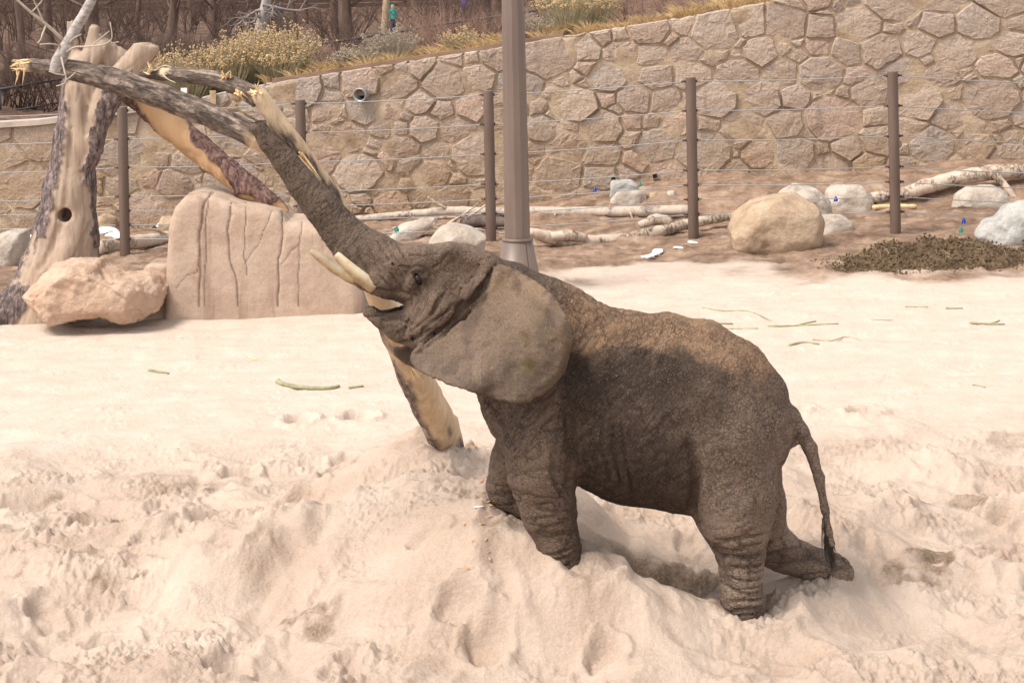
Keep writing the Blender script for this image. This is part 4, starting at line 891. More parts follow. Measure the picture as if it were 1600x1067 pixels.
for pts, nm in (([(88, 112, 12.08, 11), (92, 95, 12.06, 11.5), (104, 72, 12.05, 9.5), (118, 45, 12.04, 8.5), (134, 18, 12.04, 8), (150, -12, 12.04, 7.5), (170, -50, 12.04, 7)], 'side_branch'),
                ([(98, 62, 12.05, 3.2), (68, 35, 12.0, 2.6), (45, 17, 11.97, 2.4), (22, -4, 11.95, 2), (0, -22, 11.94, 1.6)], 'twig'), ([(68, 35, 12, 1.4), (58, 12, 11.98, 1.3), (48, -8, 11.97, 1)], 'twig'), ([(50, 19, 11.97, 1.2), (64, 4, 11.95, 1), (66, -4, 11.94, .8)], 'twig'), ([(72, 40, 12.0, 1.4), (66, 55, 11.97, 1.6), (64, 62, 11.96, 1.5), (59, 68, 11.95, 1)], 'twig'),
                ([(104, 82, 12.02, 1.6), (118, 74, 11.96, 1.4), (142, 73, 11.9, 1.3), (165, 69, 11.86, 1.2), (175, 59, 11.84, 1.1), (172, 35, 11.83, .9)], 'twig'), ([(142, 73, 11.9, 1.2), (160, 58, 11.88, 1), (171, 49, 11.87, .8)], 'twig'), ([(165, 69, 11.86, 1), (186, 66, 11.84, .8)], 'twig'), ([(108, 68, 12.03, 1.4), (116, 60, 11.97, 1.2), (127, 54, 11.94, .9)], 'twig'), ([(94, 72, 12.03, 1.5), (80, 69, 11.98, 1.3), (62, 70, 11.95, 1.1)], 'twig'),
                ([(96, 90, 12.0, 1.7), (99, 104, 11.96, 1.6), (103, 122, 11.94, 1.5), (100, 131, 11.93, 1.2), (88, 135, 11.92, .9)], 'twig'), ([(103, 126, 11.94, 1.2), (112, 119, 11.92, 1), (118, 113, 11.91, .8)], 'twig'), ([(102, 118, 11.94, 1.2), (88, 116, 11.92, 1.1), (76, 112, 11.91, .9)], 'twig'), ([(246, 108, 12.05, 1.5), (258, 103, 12, 1.2), (269, 106, 11.98, .9)], 'twig'), ([(252, 114, 12.04, 1.3), (262, 124, 12, 1.1), (275, 130, 11.98, .8)], 'twig')):
    V, Q = tube([P(x, y, Y) for x, y, Y, r in pts], [r/F*Y for x, y, Y, r in pts], 14 if nm == 'side_branch' else 6, .06, 3, 4)
    obj(nm, mesh(nm, V, tri_fix(Q)), BIRCH if nm == 'side_branch' else simple('twig_bark', (.34, .27, .21), (.52, .44, .36), 20) if 'twig_bark' not in bpy.data.materials else bpy.data.materials['twig_bark'], sap)
def splinters(cx, cy, Y, n, L, ang, spread, s):
    R = np.random.default_rng(s); ps = []
    for _ in range(n):
        a_ = ang+R.normal(0, spread); l_ = L*R.uniform(.4, 1); o_ = R.normal(0, 3, 2); p = P(cx+o_[0], cy+o_[1], Y+R.normal(0, .02)); e_ = P(cx+o_[0]+l_*math.cos(a_), cy+o_[1]+l_*math.sin(a_), Y+R.normal(0, .03))
        ps.append(tube([p, p+(e_-p)*.5, e_], [.012*R.uniform(.6, 1.3), .009, .0015], 5, squash=.5))
    obj('splinters', tmesh('splinters', ps, False), FRESH, sap)
for a_ in ((42, 102, 12.14, 34, 26, 3.15, .16, 1), (235, 114, 12.1, 9, 17, 4.2, .8, 2), (350, 122, 12.0, 12, 14, 4.9, .7, 3), (372, 143, 11.93, 7, 20, 1.0, .5, 4), (404, 146, 11.93, 16, 15, 4.1, .7, 5), (412, 232, 11.93, 14, 18, .5, .6, 6), (504, 300, 12.2, 34, 60, .98, .07, 7), (470, 245, 12.02, 22, 55, .95, .06, 8), (32, 108, 12.12, 4, 26, 1.7, .2, 9), (640, 572, 13.62, 6, 40, 1.1, .1, 10)): splinters(*a_)

DRIFT = wood_mat('driftwood', (.33, .25, .19), (.66, .53, .42), 1.0, None, .5); LOGW = wood_mat('grey_log', (.27, .22, .19), (.52, .43, .35), 1.0, None, .56)
def log(pts, label, mat=DRIFT, name='log', rough=.14, extra=(), cat='log', s=1, seat=True, group=None):
    """pts: (px, py, r_px); rests on the soil where its underside is seen"""
    Y0 = [min(gY(x, y+r), 31.2) for x, y, r in pts] if seat else [seat]*len(pts); fx_ = [p[0] for p in pts]; Ys = np.clip(np.polyval(np.polyfit(fx_, Y0, 1), fx_), min(Y0), max(Y0))-.06; Ym = float(np.median(Ys))
    t_ = thing(name, P(pts[0][0], pts[0][1], Ym), label, cat, group) if extra else None
    V, Q = tube([P(x, y, Y) for (x, y, r), Y in zip(pts, Ys)], [r/F*Y for (x, y, r), Y in zip(pts, Ys)], 14, rough, s, 5); o = obj('trunk' if extra else name, mesh(name, V, tri_fix(Q)), mat, t_)
    if not extra: o['label'] = label; o['category'] = cat; 
    for e_ in extra:
        V, Q = tube([P(x, y, float(np.interp(x, fx_, Ys))+dy) for x, y, r, dy in e_], [r/F*Ym for x, y, r, dy in e_], 10, rough, s+1, 4); obj('branch', mesh('branch', V, tri_fix(Q)), mat, t_)
    if group and not extra: o['group'] = group
    return Ym
log([(520, 346, 5), (640, 335, 6.5), (700, 330, 7), (763, 331, 7.5), (860, 331, 8), (960, 331, 8.5), (1080, 328, 9)], 'long straight grey log lying along the foot of the wall behind the fence', LOGW, extra=[[(700, 328, 3, 0), (690, 322, 2.6, -.1), (675, 313, 2, -.15), (668, 308, 1.5, -.18)], [(868, 333, 1.6, -.1), (866, 345, 1.2, -.12)], [(985, 332, 2, -.1), (990, 347, 1.4, -.12)]])
log([(828, 362, 6), (845, 368, 9), (875, 376, 11), (930, 379, 11.5), (985, 374, 11), (1030, 362, 10), (1075, 350, 8), (1110, 344, 7), (1160, 336, 5)], 'curved pale driftwood trunk bowing along the sand edge under the fence', DRIFT, rough=.22, s=4, extra=[[(860, 370, 8, -.05), (885, 368, 8, -.1), (915, 372, 7, -.1)], [(1000, 352, 6, .15), (1025, 343, 9, .15), (1050, 350, 8, .1)]])
log([(722, 349, 8), (745, 345, 10), (775, 346, 9), (805, 352, 6)], 'dark rough log piece lying behind the fence post by the pole', wood_mat('dark_bark', (.085, .065, .058), (.16, .12, .10), 1.2), rough=.22, s=6)
log([(1362, 310, 9), (1410, 303, 11), (1460, 288, 12), (1520, 274, 12.5), (1580, 268, 11.5), (1660, 268, 10)], 'big bleached driftwood log rising to a fork behind the fence', DRIFT, rough=.14, s=8, extra=[[(1550, 270, 7, -.1), (1565, 284, 5.5, -.2), (1580, 302, 5, -.3), (1590, 318, 4, -.35)]])
log([(1364, 324, 3.5), (1395, 323, 4), (1432, 323, 3.5)], 'short thin yellow stick on the soil under the driftwood log', FRESH, 'stick', cat='stick')
log([(150, 388, 11), (190, 382, 11.5), (225, 377, 10.5), (256, 372, 9.5), (262, 371, 9)], 'cut pale log lying behind the first fence post near the tree', DRIFT, s=9, extra=[[(250, 366, 3.5, -.05), (262, 365, 3.5, 0), (285, 362, 3, .1)], [(262, 367, 2.2, -.05), (240, 359, 2, -.1), (225, 358, 1.6, -.1), (213, 352, 1.2, -.1)]])
R2 = np.random.default_rng(12); 
for i_ in range(9):
    x0, y0 = R2.uniform(610, 740), R2.uniform(338, 358); a_ = R2.normal(-.18, .25); L = R2.uniform(35, 90)
    Y = min(gY(x0, y0+4), 30)-.1*i_; pts = [P(x0+L*t*math.cos(a_), y0+L*t*math.sin(a_)+R2.normal(0, 1.5), Y) for t in np.linspace(0, 1, 5)]
    V, Q = tube(pts, np.linspace(.022, .008, 5), 7, .1, i_, 3); obj('dry_branch', mesh('dry_branch', V, tri_fix(Q)), DRIFT, None, 'thin bleached dry branch in the brush heap behind the trunk', 'branch', 'branches in the brush heap')
# ------------------------------------------------------------------ mulch heap
MU = simple('mulch', (.085, .05, .03), (.29, .195, .115), 22, .95, 1, .05)
c0 = gnd(1440, 418); mp = thing('mulch_heap', c0, 'low dark heap of mulch and dung at the sand edge before the fence', 'mulch')
xs = np.linspace(-1, 1, 220); ys = np.linspace(-1, 1, 110); X_, Y_ = np.meshgrid(xs, ys); wx = (X_*1.75+c0[0]+.35).ravel(); wy = (Y_*.85+c0[1]+.42).ravel(); rr_ = np.sqrt(X_**2+Y_**2).ravel()+.16*fbm2(wx*2.1, wy*2.1, 4, 6)
wz = H(wx, wy)-.06+.27*sstep(1, .25, rr_)*(.8+.4*fbm2(wx*1.6, wy*1.6, 3, 9))+(.05*np.abs(fbm2(wx*9, wy*9, 4, 4)))*sstep(1.05, .8, rr_)
i, j = np.meshgrid(np.arange(109), np.arange(219), indexing='ij'); a = (i*220+j).ravel(); obj('mound', mesh('mound', np.stack([wx, wy, wz], 1), np.stack([a, a+1, a+221, a+220], -1)), MU, mp)
k_ = np.flatnonzero(rr_ < .98); k_ = k_[R2.integers(0, len(k_), 5200)]; cen = np.stack([wx, wy, wz], 1)[k_]+R2.normal(0, .02, (5200, 3))
obj('clumps', blobs_mesh('clumps', cen, np.abs(R2.normal(.010, .007, (5200, 3)))+.005), MU, mp, kind='stuff')
st_ = []
for q_ in k_[:900]:
    p = np.array([wx[q_], wy[q_], wz[q_]+.012]); d = R2.normal(0, 1, 3); d[2] = abs(d[2])*.35; d /= np.linalg.norm(d); st_.append((*p, *(p+d*R2.uniform(.04, .12)), .004, .002))
obj('straw', segs_mesh('straw', st_), simple('straw', (.22, .16, .08), (.42, .33, .18), 10), mp, kind='stuff')

# ------------------------------------------------------------------ litter on the sand
STK = simple('green_stick', (.20, .19, .11), (.36, .34, .21), 18, .8); STK2 = simple('dry_stick', (.30, .20, .11), (.50, .37, .23), 18, .8)
def stick(pts, r, label, mat=STK, ext=()):
    prts = []
    for pp_ in (pts,)+tuple(ext):
        A = [gnd(x, y)+np.array([0, 0, r*.7]) for x, y in pp_]; prts.append(tube(A, np.linspace(r, r*.55, len(A)), 8, .12, 2, 3))
    obj('stick', tmesh('stick', prts), mat, None, label, 'stick')
stick([(434, 598), (445, 604), (480, 609), (515, 609), (530, 606)], .026, 'thick curved grey-green stick lying on the sand left of the elephant chest'); stick([(545, 608), (568, 605)], .018, 'short stub of green stick at the end of the thick curved stick')
stick([(232, 580), (245, 582), (264, 585)], .016, 'short dark green stick alone on smooth sand before the sandstone boulder'); stick([(385, 556), (394, 561), (402, 563)], .012, 'small white peeled chip on the sand before the sculpted rock', FRESH)
stick([(1098, 482), (1130, 487), (1168, 487), (1200, 500), (1215, 510)], .009, 'long thin crooked twig on sand above the elephant rump'); stick([(1200, 511), (1240, 510), (1310, 507)], .012, 'straight thin green twig on the sand behind the crooked twig', STK, ([(1245, 510), (1260, 506), (1275, 503)],))
stick([(1110, 506), (1145, 507)], .012, 'stubby green twig just behind the hump of the elephant back'); stick([(1135, 515), (1185, 514)], .009, 'thin pale green twig below the stubby twig by the back')
stick([(1233, 541), (1255, 536), (1280, 539)], .014, 'curved green stick on the sand right of the elephant rump'); stick([(1270, 531), (1300, 533), (1320, 527), (1345, 532)], .007, 'wiry bent twig beside the curved green stick', STK2)
stick([(1415, 480), (1450, 481)], .009, 'thin straight twig on the sand just below the mulch heap'); stick([(1478, 483), (1505, 483)], .012, 'short green twig on pale sand below the mulch heap'); stick([(1515, 506), (1570, 508)], .013, 'forked green twig on the sand near the grey boulder', STK, ([(1550, 507), (1562, 502)],)); stick([(1360, 500), (1395, 501)], .007, 'hair-thin tan twig on open sand', STK2); stick([(1520, 602), (1540, 606)], .008, 'tiny dark twig on rippled sand far right of the tail')
stick([(375, 476), (420, 474)], .03, 'fat pale stick lying at the foot of the sculpted rock', STK2); stick([(470, 477), (500, 473)], .02, 'brown stick at the right foot of the sculpted rock', STK2)
stick([(1262, 873), (1268, 862), (1279, 851)], .006, 'dry straw stalk standing by the hind foot', STK2)
WHITE = simple('white_scrap', (.74, .70, .66), (.86, .83, .80), 9, .8); CHIP = simple('bark_chip', (.42, .20, .09), (.66, .42, .24), 12)
def chip(px, py, a_, b_, mat, label, cat, name, grp=None, s=0):
    R = np.random.default_rng(s+int(px*7+py)); c = gnd(px, py); n = 7; th = np.linspace(0, 2*np.pi, n, endpoint=False); rt = R.uniform(0, 6.3)
    x = a_*np.cos(th)*R.uniform(.7, 1.15, n); y = b_*np.sin(th)*R.uniform(.7, 1.15, n); X = x*math.cos(rt)-y*math.sin(rt); Y = x*math.sin(rt)+y*math.cos(rt); z = R.normal(0, .18*a_, n)+.25*a_*np.cos(th)
    V, Fc = ball(np.zeros(3), 1.0, 9); V = V*(1+.35*noise3(V*2.3+px*.7+py, 4))[:, None]*np.array([a_, b_, .35*b_]); V = np.stack([V[:, 0]*math.cos(rt)-V[:, 1]*math.sin(rt), V[:, 0]*math.sin(rt)+V[:, 1]*math.cos(rt), V[:, 2]+.15*V[:, 0]*math.sin(rt)], 1)+c+[0, 0, .25*b_]
    obj(name, mesh(name, V, Fc, False), mat, None, label, cat, grp)
for x, y, s_ in ((1012, 403, .10), (1028, 395, .12), (1022, 399, .08), (1082, 380, .07), (1060, 388, .07)): chip(x, y, s_, s_*.6, WHITE, 'crumpled white scrap on the dirt beside the driftwood trunk', 'scrap', 'white_scrap', 'white scraps by the driftwood')
for x, y, s_ in ((571, 880, .03), (589, 893, .025), (472, 880, .012), (748, 792, .03), (752, 790, .02), (595, 860, .012)): chip(x, y, s_, s_*.4, WHITE, 'small white peeled wood chip on the churned sand', 'wood chip', 'wood_chip', 'white chips on the sand')
for q_ in range(26): chip(R2.normal(752, 14), R2.uniform(690, 895), R2.uniform(.015, .035), .009, CHIP, 'small orange bark chip on the sand before the elephant', 'wood chip', 'bark_chip', 'orange bark chips on the sand mound')
SNOW = simple('snow', (.80, .82, .85), (.90, .91, .92), 6, .6, .4, .02)
for i_, (x, y, sx_, sy_) in enumerate(((165, 364, .17, .07), (183, 352, .16, .10), (20, 326, .30, .12), (40, 336, .22, .08), (8, 352, .2, .08), (182, 334, .16, .08), (250, 355, .14, .08), (152, 328, .1, .06))):
    c = gnd(x, y) if y > 345 else P(x, y, 30.8); c = np.array([c[0], c[1], H(c[0], c[1])[0]+.02]); n = 16; V = []; Fc = []
    for k in range(5):
        for j_ in range(n):
            t = j_*2*np.pi/n; rr = (1-k/5)*(1+.35*math.sin(3*t+i_)+.15*math.sin(7*t+2*i_)); V.append(c+[sx_*rr*math.cos(t), 1.6*sy_*rr*math.sin(t), .05*(1-(1-k/5)**3)*1.5])
    Fc = [[k*n+j_, k*n+(j_+1) % n, (k+1)*n+(j_+1) % n, (k+1)*n+j_] for k in range(4) for j_ in range(n)]+[[4*n+j_ for j_ in range(n)]]
    obj('snow_patch', mesh('snow_patch', np.array(V), Fc), SNOW, None, 'thin patch of old snow on dark soil beside the wall', 'snow', 'snow patches beside the wall')
def flag(px, py, col, label, Yo=None, fh=.085):
    m_ = simple('flag_'+col, *{'blue': ((.01, .06, .55), (.02, .09, .65)), 'green': ((.0, .30, .19), (.01, .38, .25)), 'yellow': ((.75, .48, .01), (.8, .55, .02))}[col], 4, .5) if 'flag_'+col not in bpy.data.materials else bpy.data.materials['flag_'+col]
    Y = Yo or gY(px, py+14); t_ = P(px, py-5, Y); z0 = H(t_[0], t_[1])[0]; fl = thing('marker_flag', (t_[0], t_[1], z0), label, 'flag')
    V, Q = tube([(t_[0], t_[1], z0-.05), t_], [.003, .003], 5); obj('stake', mesh('stake', V, tri_fix(Q)), STEEL, fl)
    g_ = [t_+np.array([dx, .012*math.sin(dx*40), -dz]) for dx, dz in ((0, 0), (.02, .014), (.04, fh*.62), (.036, fh*.95), (-.028, fh), (-.02, fh*.6))]; V = np.vstack([g_, np.array(g_)+[0, .004, 0]]); Fc = [list(range(6)), [11, 10, 9, 8, 7, 6]]+[[k, 6+k, 6+(k+1) % 6, (k+1) % 6] for k in range(6)]
    obj('pennant', mesh('pennant', V, Fc, False), m_, fl)
for a_ in ((1505, 345, 'blue', 'blue marker flag on bare soil near the mulch heap'), (1501, 359, 'green', 'round green marker flag just below the blue one by the mulch heap'), (1305, 311, 'blue', 'small blue marker flag in front of the squarish boulder', 26.6), (619, 358, 'green', 'green marker flag beside the thin pale stone slab', 25.6), (929, 297, 'blue', 'blue marker flag at the wall foot left of the square block', 31), (1000, 290, 'green', 'green marker flag standing behind the square stone block', 31.4), (1030, 298, 'yellow', 'yellow marker flag at the foot of the wall', 31), (1234, 278, 'green', 'tiny green marker flag against the wall above the boulders', 31.5)): flag(*a_)

# ------------------------------------------------------------------ plants on the bank
def hgnd(px, py):
    Ys = np.concatenate([np.arange(WY+.35, 50, .05), np.arange(50, 330, .5)]); pts = np.array([P(px, py, y) for y in Ys]); k = np.argmax(pts[:, 2] < hill(pts[:, 0], pts[:, 1])); return pts[k] if (pts[:, 2] < hill(pts[:, 0], pts[:, 1])).any() else pts[-1]
def onhill(px, Y):
    X = (px-800)/F*Y; return np.array([X, Y, hill(np.array([X]), np.array([Y]))[0]])
STEM = simple('olive_stem', (.30, .25, .14), (.48, .41, .26), 6, .9); BLOOM = simple('seed_head', (.42, .285, .145), (.58, .42, .25), 8, .9)
SAGE = simple('sage_stem', (.27, .22, .16), (.44, .37, .28), 6, .9); STRAWM = simple('dry_grass', (.40, .25, .11), (.60, .42, .22), 6, .9); TWIG = simple('bare_twig', (.06, .036, .028), (.16, .105, .082), 5, .9); GREYB = simple('grey_bark', (.20, .165, .15), (.40, .35, .33), 5, .9, .6, .02, (1, 1, .3))
def brush(loc, wid, hgt, n, label, grp, stem, bloom=None, seed=0, cat='bush', name='brush_bush', lean=.75, br=.017):
    R = np.random.default_rng(seed); t_ = thing(name, loc, label, cat, grp); sg = []; tips = []
    for _ in range(n):
        a_ = R.uniform(0, 6.283); q_ = R.random()**.6; d = np.array([math.cos(a_)*q_*lean, math.sin(a_)*q_*lean, 1.0]); L = hgt*R.uniform(.62, 1.08)*(1-.22*q_); d /= np.linalg.norm(d)
        p = loc+np.array([math.cos(a_)*q_*wid*.22, math.sin(a_)*q_*wid*.22, -.03]); bend = np.array([R.normal(0, .1), R.normal(0, .1), .12])
        m1 = p+d*L*.55; e_ = m1+(d+bend)*L*.45; sg += [(*p, *m1, .006, .0045), (*m1, *e_, .0045, .002)]
        for _k in range(2):
            f_ = m1+(e_-m1)*R.uniform(.1, .7); e2 = f_+(d+R.normal(0, .3, 3))*L*.25; sg.append((*f_, *e2, .003, .0015)); tips.append(e2)
        tips.append(e_)
    obj('stems', segs_mesh('stems', sg), stem, t_)
    if bloom:
        tips = np.array(tips); k = (R.random(len(tips)) < .62) & (tips[:, 2] > loc[2]+.5*hgt); c = np.repeat(tips[k], 3, 0); c = c+R.normal(0, br*.9, c.shape); obj('seed_heads', blobs_mesh('seed_heads', c, np.abs(R.normal(br*.6, br*.25, (len(c), 3)))+.004), bloom, t_, kind='stuff')
    return t_
G1 = 'straw-topped bushes along the wall top'
for i_, (px, Y, w_, h_) in enumerate(((258, 33.6, .75, .78), (292, 33.3, .85, .85), (328, 33.7, .8, .70), (362, 33.4, .8, .72), (398, 33.6, .9, .92), (432, 33.2, .7, .62), (452, 33.7, .75, .85), (275, 34.4, .8, .8), (345, 34.4, .8, .75), (415, 34.4, .8, .9))):
    brush(onhill(px, Y), w_*1.1, h_*1.1, 240, 'olive bush with straw-yellow seed heads in the clump beside the wall', G1, STEM, BLOOM, 100+i_)
for i_, (px, Y, w_, h_, lab) in enumerate(((575, 33.3, .7, .5, 'grey-green sage bush on the bank above the drain pipe'), (610, 33.5, .8, .72, 'taller pale sage bush on the bank between drain pipe and pole'), (540, 33.4, .7, .42, 'low dull sage bush at the end of the dark handrail'), (720, 33.2, .7, .45, 'yellowish bush on the bank just behind the fence post beside the pole'), (835, 33.2, .6, .5, 'dark twiggy bush on the bank just right of the pole'), (885, 33.4, .9, .85, 'large straw-tipped bush on the bank right of the pole'), (925, 33.8, .8, .9, 'tall yellow bush behind the wall-top grass right of the pole'))):
    brush(onhill(px, Y), w_, h_, 170, lab, None, SAGE if i_ < 3 or i_ == 4 else STEM, BLOOM if i_ >= 5 or i_ == 3 else SAGE, 140+i_, br=.02 if i_ >= 5 else .012)
def tuft(loc, w_, h_, n, seed, label, grp):
    R = np.random.default_rng(seed); a_ = R.uniform(0, 6.283, n); q_ = R.random(n)**.7; sg = []
    for a, q in zip(a_, q_):
        p = loc+np.array([math.cos(a)*q*w_*.4, math.sin(a)*q*w_*.4, -.02]); L = h_*R.uniform(.5, 1.1); d = np.array([math.cos(a)*q*.9, math.sin(a)*q*.9, 1]); m1 = p+d*L*.5; e_ = m1+(d*np.array([1.8, 1.8, .55]))*L*.45; sg += [(*p, *m1, .005, .004), (*m1, *e_, .004, .0012)]
    obj('grass_tuft', segs_mesh('grass_tuft', sg), STRAWM, None, label, 'grass', grp)
R3 = np.random.default_rng(77)
for i_ in range(150):
    px = R3.uniform(420, 1215) if i_ > 30 else R3.uniform(470, 800); Y = WY+R3.uniform(.32, 2.6); tuft(onhill(px, Y), R3.uniform(.25, .5), R3.uniform(.14, .34), 70, 300+i_, 'tuft of dry straw-coloured grass along the top of the stone wall', 'grass tufts along the wall top')
def shrub_segs(loc, hgt, R, n0=6, spread=.55, r0=.012, depth=3):
    sg = []
    def grow(p, d, L, r, k):
        for s_ in range(3):
            d = d+R.normal(0, .13, 3); d /= np.linalg.norm(d); e_ = p+d*L/3; sg.append((*p, *e_, r, r*.82)); p = e_; r *= .82
            if k > 0 and (s_ > 0 or R.random() < .5):
                for _ in range(R.integers(1, 3)): b = d+R.normal(0, .55, 3); b[2] += .15; grow(p, b/np.linalg.norm(b), L*R.uniform(.45, .7), r*.6, k-1)
    for _ in range(n0): d = np.array([R.normal(0, spread), R.normal(0, spread), 1]); grow(loc+R.normal(0, .05, 3)*[1, 1, 0], d/np.linalg.norm(d), hgt*R.uniform(.4, .62), r0, depth)
    return sg
protos = []
for k in range(5): R = np.random.default_rng(500+k); protos.append(segs_mesh('twigs', shrub_segs(np.zeros(3), 1.0, R, 9, .5, .012, 3)))
def place_shrub(loc, h_, mat, label, grp, k, rz):
    o = bpy.data.objects.new('bare_shrub', protos[k]); C.objects.link(o); o.location = loc; o.scale = (h_, h_, h_); o.rotation_euler = (0, 0, rz); o['label'] = label; o['category'] = 'shrub'; o['group'] = grp
for p_ in protos: p_.materials.append(TWIG)
for i_ in range(70):
    px = R3.uniform(-60, 420) if i_ < 46 else R3.uniform(420, 800); Y = R3.uniform(33.5, 44) if i_ < 34 else R3.uniform(36, 60)
    place_shrub(onhill(px, Y), R3.uniform(.9, 1.9)*(1.0 if px < 420 else .75), TWIG, 'leafless brown shrub tangled on the bank behind the stone wall', 'leafless shrubs behind the wall', i_ % 5, R3.uniform(0, 6))
TWR = simple('red_twig', (.22, .13, .095), (.36, .23, .17), 5, .9); pr2 = [q.copy() for q in protos]
for q in pr2: q.materials.clear(); q.materials.append(TWR)
for i_, (px, Y, h_) in enumerate(((655, 37, 1.2), (690, 36, 1.3), (672, 39, 1.4), (735, 38, 1.2), (640, 40, 1.3), (770, 36, 1.0), (850, 36, 1.0), (905, 37, 1.3), (960, 36, 1.2), (1000, 37, 1.2), (715, 35, .9), (700, 34.5, .8), (750, 34.6, .8), (665, 34.8, .9), (520, 35, .8), (870, 34.6, .8), (980, 34.4, .9), (1040, 34.2, .8), (640, 34.2, .6))):
    o = bpy.data.objects.new('twiggy_bush', pr2[i_ % 5]); C.objects.link(o); o.location = onhill(px, Y); o.scale = (h_,)*3; o.rotation_euler = (0, 0, i_*1.3); o['label'] = 'pinkish-tan leafless bush of fine twigs growing beside the dark handrail'; o['category'] = 'bush'; o['group'] = 'fine-twigged bushes by the handrail'
# bare trees further back
def tree(px, Y, h_, r0, label, mat=GREYB, seed=1, n0=1, grp=None, droop=0):
    R = np.random.default_rng(seed); loc = onhill(px, Y); t_ = thing('bare_tree', loc, label, 'tree', grp); top = loc+np.array([R.normal(0, .2), 0, h_])
    pts = [loc-np.array([0, 0, .3])+(top-loc)*t+np.array([.08*math.sin(t*7+seed), 0, 0]) for t in np.linspace(0, 1, 6)]; V, Q = tube(pts, r0*np.linspace(1.15, .45, 6), 12, .10, seed, 3); obj('trunk', mesh('trunk', V, tri_fix(Q)), mat, t_)
    sg = []
    for b in range(16):
        t = R.uniform(.22, .98); p = loc+(top-loc)*t; a = R.uniform(0, 6.283); d = np.array([math.cos(a), math.sin(a), .55-droop]); s0 = shrub_segs(np.zeros(3), 1.0, np.random.default_rng(seed*50+b), 1, .1, 1, 2); s0 = np.array(s0); L = h_*R.uniform(.22, .4); ax = d/np.linalg.norm(d); rot = np.array(Vector((0, 0, 1)).rotation_difference(Vector(ax)).to_matrix())
        q = np.hstack([p+(s0[:, :3]@rot.T)*L, p+(s0[:, 3:6]@rot.T)*L, s0[:, 6:8]*r0*.28]); sg.append(q)
    obj('branches', segs_mesh('branches', np.vstack(sg), 4), mat, t_, kind='stuff')
BR = simple('brown_bark', (.07, .045, .034), (.17, .115, .085), 5, .9, .6, .02, (1, 1, .3))
tree(398, 46, 4.0, .16, 'grey bare tree with pale drooping twigs behind the straw-topped bushes', GREYB, 3, droop=.75)
tree(605, 60, 6, .13, 'slim tan tree trunk beside the person in teal', simple('tan_bark', (.28, .2, .13), (.42, .31, .21), 5, .9), 4)
for i_, (px, Y) in enumerate(((30, 62), (75, 75), (150, 58), (215, 80), (265, 64), (330, 85), (460, 72), (520, 90), (545, 62), (690, 95), (735, 80), (775, 70), (20, 100), (120, 110), (300, 120), (480, 120))): tree(px, Y, 6.5, .12+.05*(i_ % 3), 'dark bare tree standing in the grove beyond the bank', TWIG if i_ % 2 else BR, 20+i_, grp='bare trees in the grove')
# far shrub masses and a timber fence close the view
far = []
for i_ in range(90):
    Y = R3.uniform(55, 150); px = R3.uniform(-120, 950); place_shrub(onhill(px, Y), R3.uniform(1.6, 3.4), TWIG, 'dark leafless thicket shrub in the grove beyond the bank', 'thicket shrubs in the grove', i_ % 5, R3.uniform(0, 6))
PLK = simple('dark_planks', (.045, .026, .018), (.10, .06, .042), 3, .9, .4, .02, (.2, 1, 3))
pf = thing('plank_fence', onhill(300, 155), 'long dark brown timber fence far off beyond the grove', 'fence')
def boxm(name, lo, hi, mat, par):
    x0, y0, z0 = lo; x1, y1, z1 = hi; V = [(x, y, z) for z in (z0, z1) for y in (y0, y1) for x in (x0, x1)]; return obj(name, mesh(name, V, [[0, 2, 3, 1], [4, 5, 7, 6], [0, 1, 5, 4], [2, 6, 7, 3], [0, 4, 6, 2], [1, 3, 7, 5]], False), mat, par)
for k in range(9):
    for s_ in range(3): x0 = -52+s_*22; boxm('plank', (x0, 155+.03*(k % 2), 1.9+k*.42), (x0+21.8, 155.1+.03*(k % 2), 2.25+k*.42), PLK, pf)
for k in range(13): boxm('post', (-52+k*5.4, 155.2, 1.2), (-51.7+k*5.4, 155.45, 5.8), PLK, pf)
# handrail
RAILM = simple('dark_rail', (.035, .035, .038), (.07, .07, .075), 8, .4); rl = thing('handrail', onhill(440, 38), 'dark round metal handrail climbing the bank path behind the bushes', 'handrail')
ra = [P(x, y, Y) for x, y, Y in ((-60, 149, 37), (0, 140, 37), (95, 124, 37.2), (200, 108, 37.4), (330, 92, 37.6), (466, 74, 37.8), (570, 59, 38), (700, 37, 38.2), (790, 25, 38.3), (862, 13, 38.4), (960, -4, 38.6), (1060, -20, 38.8))]
V, Q = tube(ra, [.028]*len(ra), 8); obj('rail', mesh('rail', V, tri_fix(Q)), RAILM, rl)
for k in range(1, len(ra)-1, 2):
    z0 = hill(np.array([ra[k][0]]), np.array([ra[k][1]]))[0]-.2; V, Q = tube([(ra[k][0], ra[k][1], min(z0, ra[k][2]-.5)), ra[k]], [.022, .022], 8); obj('post', mesh('post', V, tri_fix(Q)), RAILM, rl)
V, Q = tube([p-np.array([0, 0, .45]) for p in ra[:5]], [.02]*5, 8); obj('lower_rail', mesh('lower_rail', V, tri_fix(Q)), RAILM, rl)
V, F_ = ball(P(477, 69, 37.7), .11, 10); obj('finial', mesh('finial', V, F_), RAILM, rl)
for px, y0, y1, mt, lab in ((288, 138, 168, WHITE, 'short white wooden stake standing on the wall top behind the limb'), (333, 142, 168, STK2, 'short tan wooden stake standing on the wall top beside the white one')):
    a_ = P(px, y1, WY-.12); b_ = P(px, y0, WY-.12); o = boxm('stake', (a_[0]-.05, a_[1]-.03, a_[2]-.1), (a_[0]+.05, a_[1]+.03, b_[2]), mt, None); o['label'] = lab; o['category'] = 'stake'
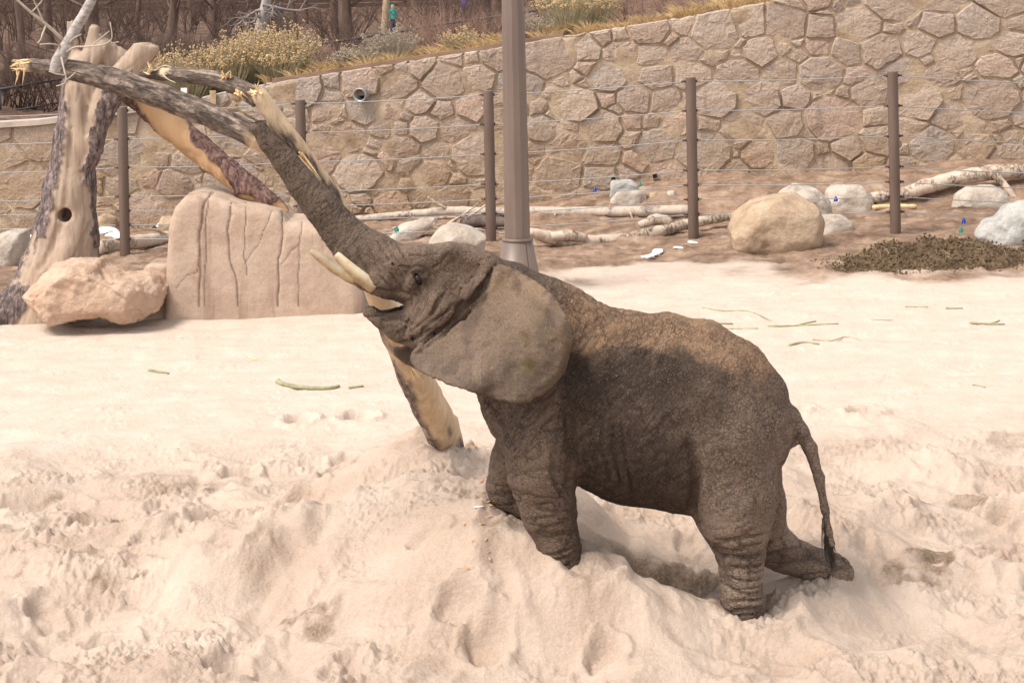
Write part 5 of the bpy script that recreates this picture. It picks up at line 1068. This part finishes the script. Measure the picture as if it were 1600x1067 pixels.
# people on the far path
def person(px, foot_y, Y, h_, jac, tro, label, turn=0, hat=None):
    loc = P(px, foot_y, Y); hz = hill(loc[:1], loc[1:2])[0]; loc[2] = hz; s_ = h_/1.75; t_ = thing('person', loc, label, 'person')
    def part(name, chains, mat, k=.04):
        allp = np.array([p for c_ in chains for p, r in c_]); q = Grid(allp.min(0)-.3, allp.max(0)+.3, .024)
        for c_ in chains: q.chain([np.array(p) for p, r in c_], [r for p, r in c_], k)
        V, Q = q.nets(); V = relax(V, Q, 1); c, s2 = math.cos(turn), math.sin(turn); V = np.stack([V[:, 0]*c-V[:, 1]*s2, V[:, 0]*s2+V[:, 1]*c, V[:, 2]], 1)*s_+loc; obj(name, mesh(name, V, Q), mat, t_)
    skin = simple('skin', (.42, .26, .19), (.5, .32, .24), 4, .6) if 'skin' not in bpy.data.materials else bpy.data.materials['skin']; mk = lambda n, c: simple(n, tuple(q*.8 for q in c), c, 5, .8)
    part('body', [[((0, 0, 1.42), .055), ((0, 0, 1.55), .06)], [((0, -.01, 1.60), .085), ((0, .0, 1.66), .095)], [((0, -.09, 1.61), .02), ((0, -.10, 1.60), .018)], [((-.25, -.06, .92), .04), ((-.26, -.10, .84), .03)], [((.25, -.06, .92), .04), ((.26, -.10, .84), .03)], [((-.1, -.02, .1), .05), ((-.1, -.16, .04), .045)], [((.11, .1, .1), .05), ((.11, -.04, .04), .045)], [((0, 0, 1.5), .05), ((0, 0, 1.0), .1), ((0, 0, .9), .1)], [((-.08, 0, .9), .06), ((-.1, -.02, .1), .045)], [((.08, 0, .9), .06), ((.11, .1, .1), .045)], [((0, 0, 1.4), .05), ((-.2, 0, 1.38), .04), ((-.25, -.06, .92), .03)], [((0, 0, 1.4), .05), ((.2, 0, 1.38), .04), ((.25, -.06, .92), .03)]], skin, .03)
    part('jacket', [[((0, 0, 1.42), .13), ((0, 0, 1.2), .17), ((0, 0, .95), .18)], [((-.14, 0, 1.4), .085), ((-.23, .02, 1.15), .07), ((-.25, -.05, .95), .06)], [((.14, 0, 1.4), .085), ((.23, .02, 1.15), .07), ((.25, -.05, .95), .06)]], mk('jacket', jac))
    part('trousers', [[((0, 0, .95), .15), ((0, 0, .88), .16)], [((-.08, 0, .9), .10), ((-.1, -.04, .5), .08), ((-.1, 0, .1), .065)], [((.08, 0, .9), .10), ((.11, .02, .5), .08), ((.11, .1, .1), .065)]], mk('trousers', tro))
    part('hair', [[((0, .02, 1.68), .102), ((0, .045, 1.60), .085)]], mk('hair', hat or (.06, .04, .03)))
person(614, 44, 88, 1.35, (.0, .33, .30), (.05, .06, .13), 'small person in a teal jacket and teal hat walking on the far path', .6, (.05, .42, .38))
person(728, 40, 96, 1.55, (.13, .08, .30), (.08, .08, .10), 'person in a purple jacket far off beyond the handrail', -.5)
person(438, 58, 92, 1.6, (.04, .06, .22), (.05, .05, .09), 'person in dark blue clothes standing in the grove beyond the drooping twigs', 1.2)
person(765, 32, 100, 1.6, (.03, .03, .04), (.05, .05, .06), 'person in black clothes far off just left of the pole', 0)
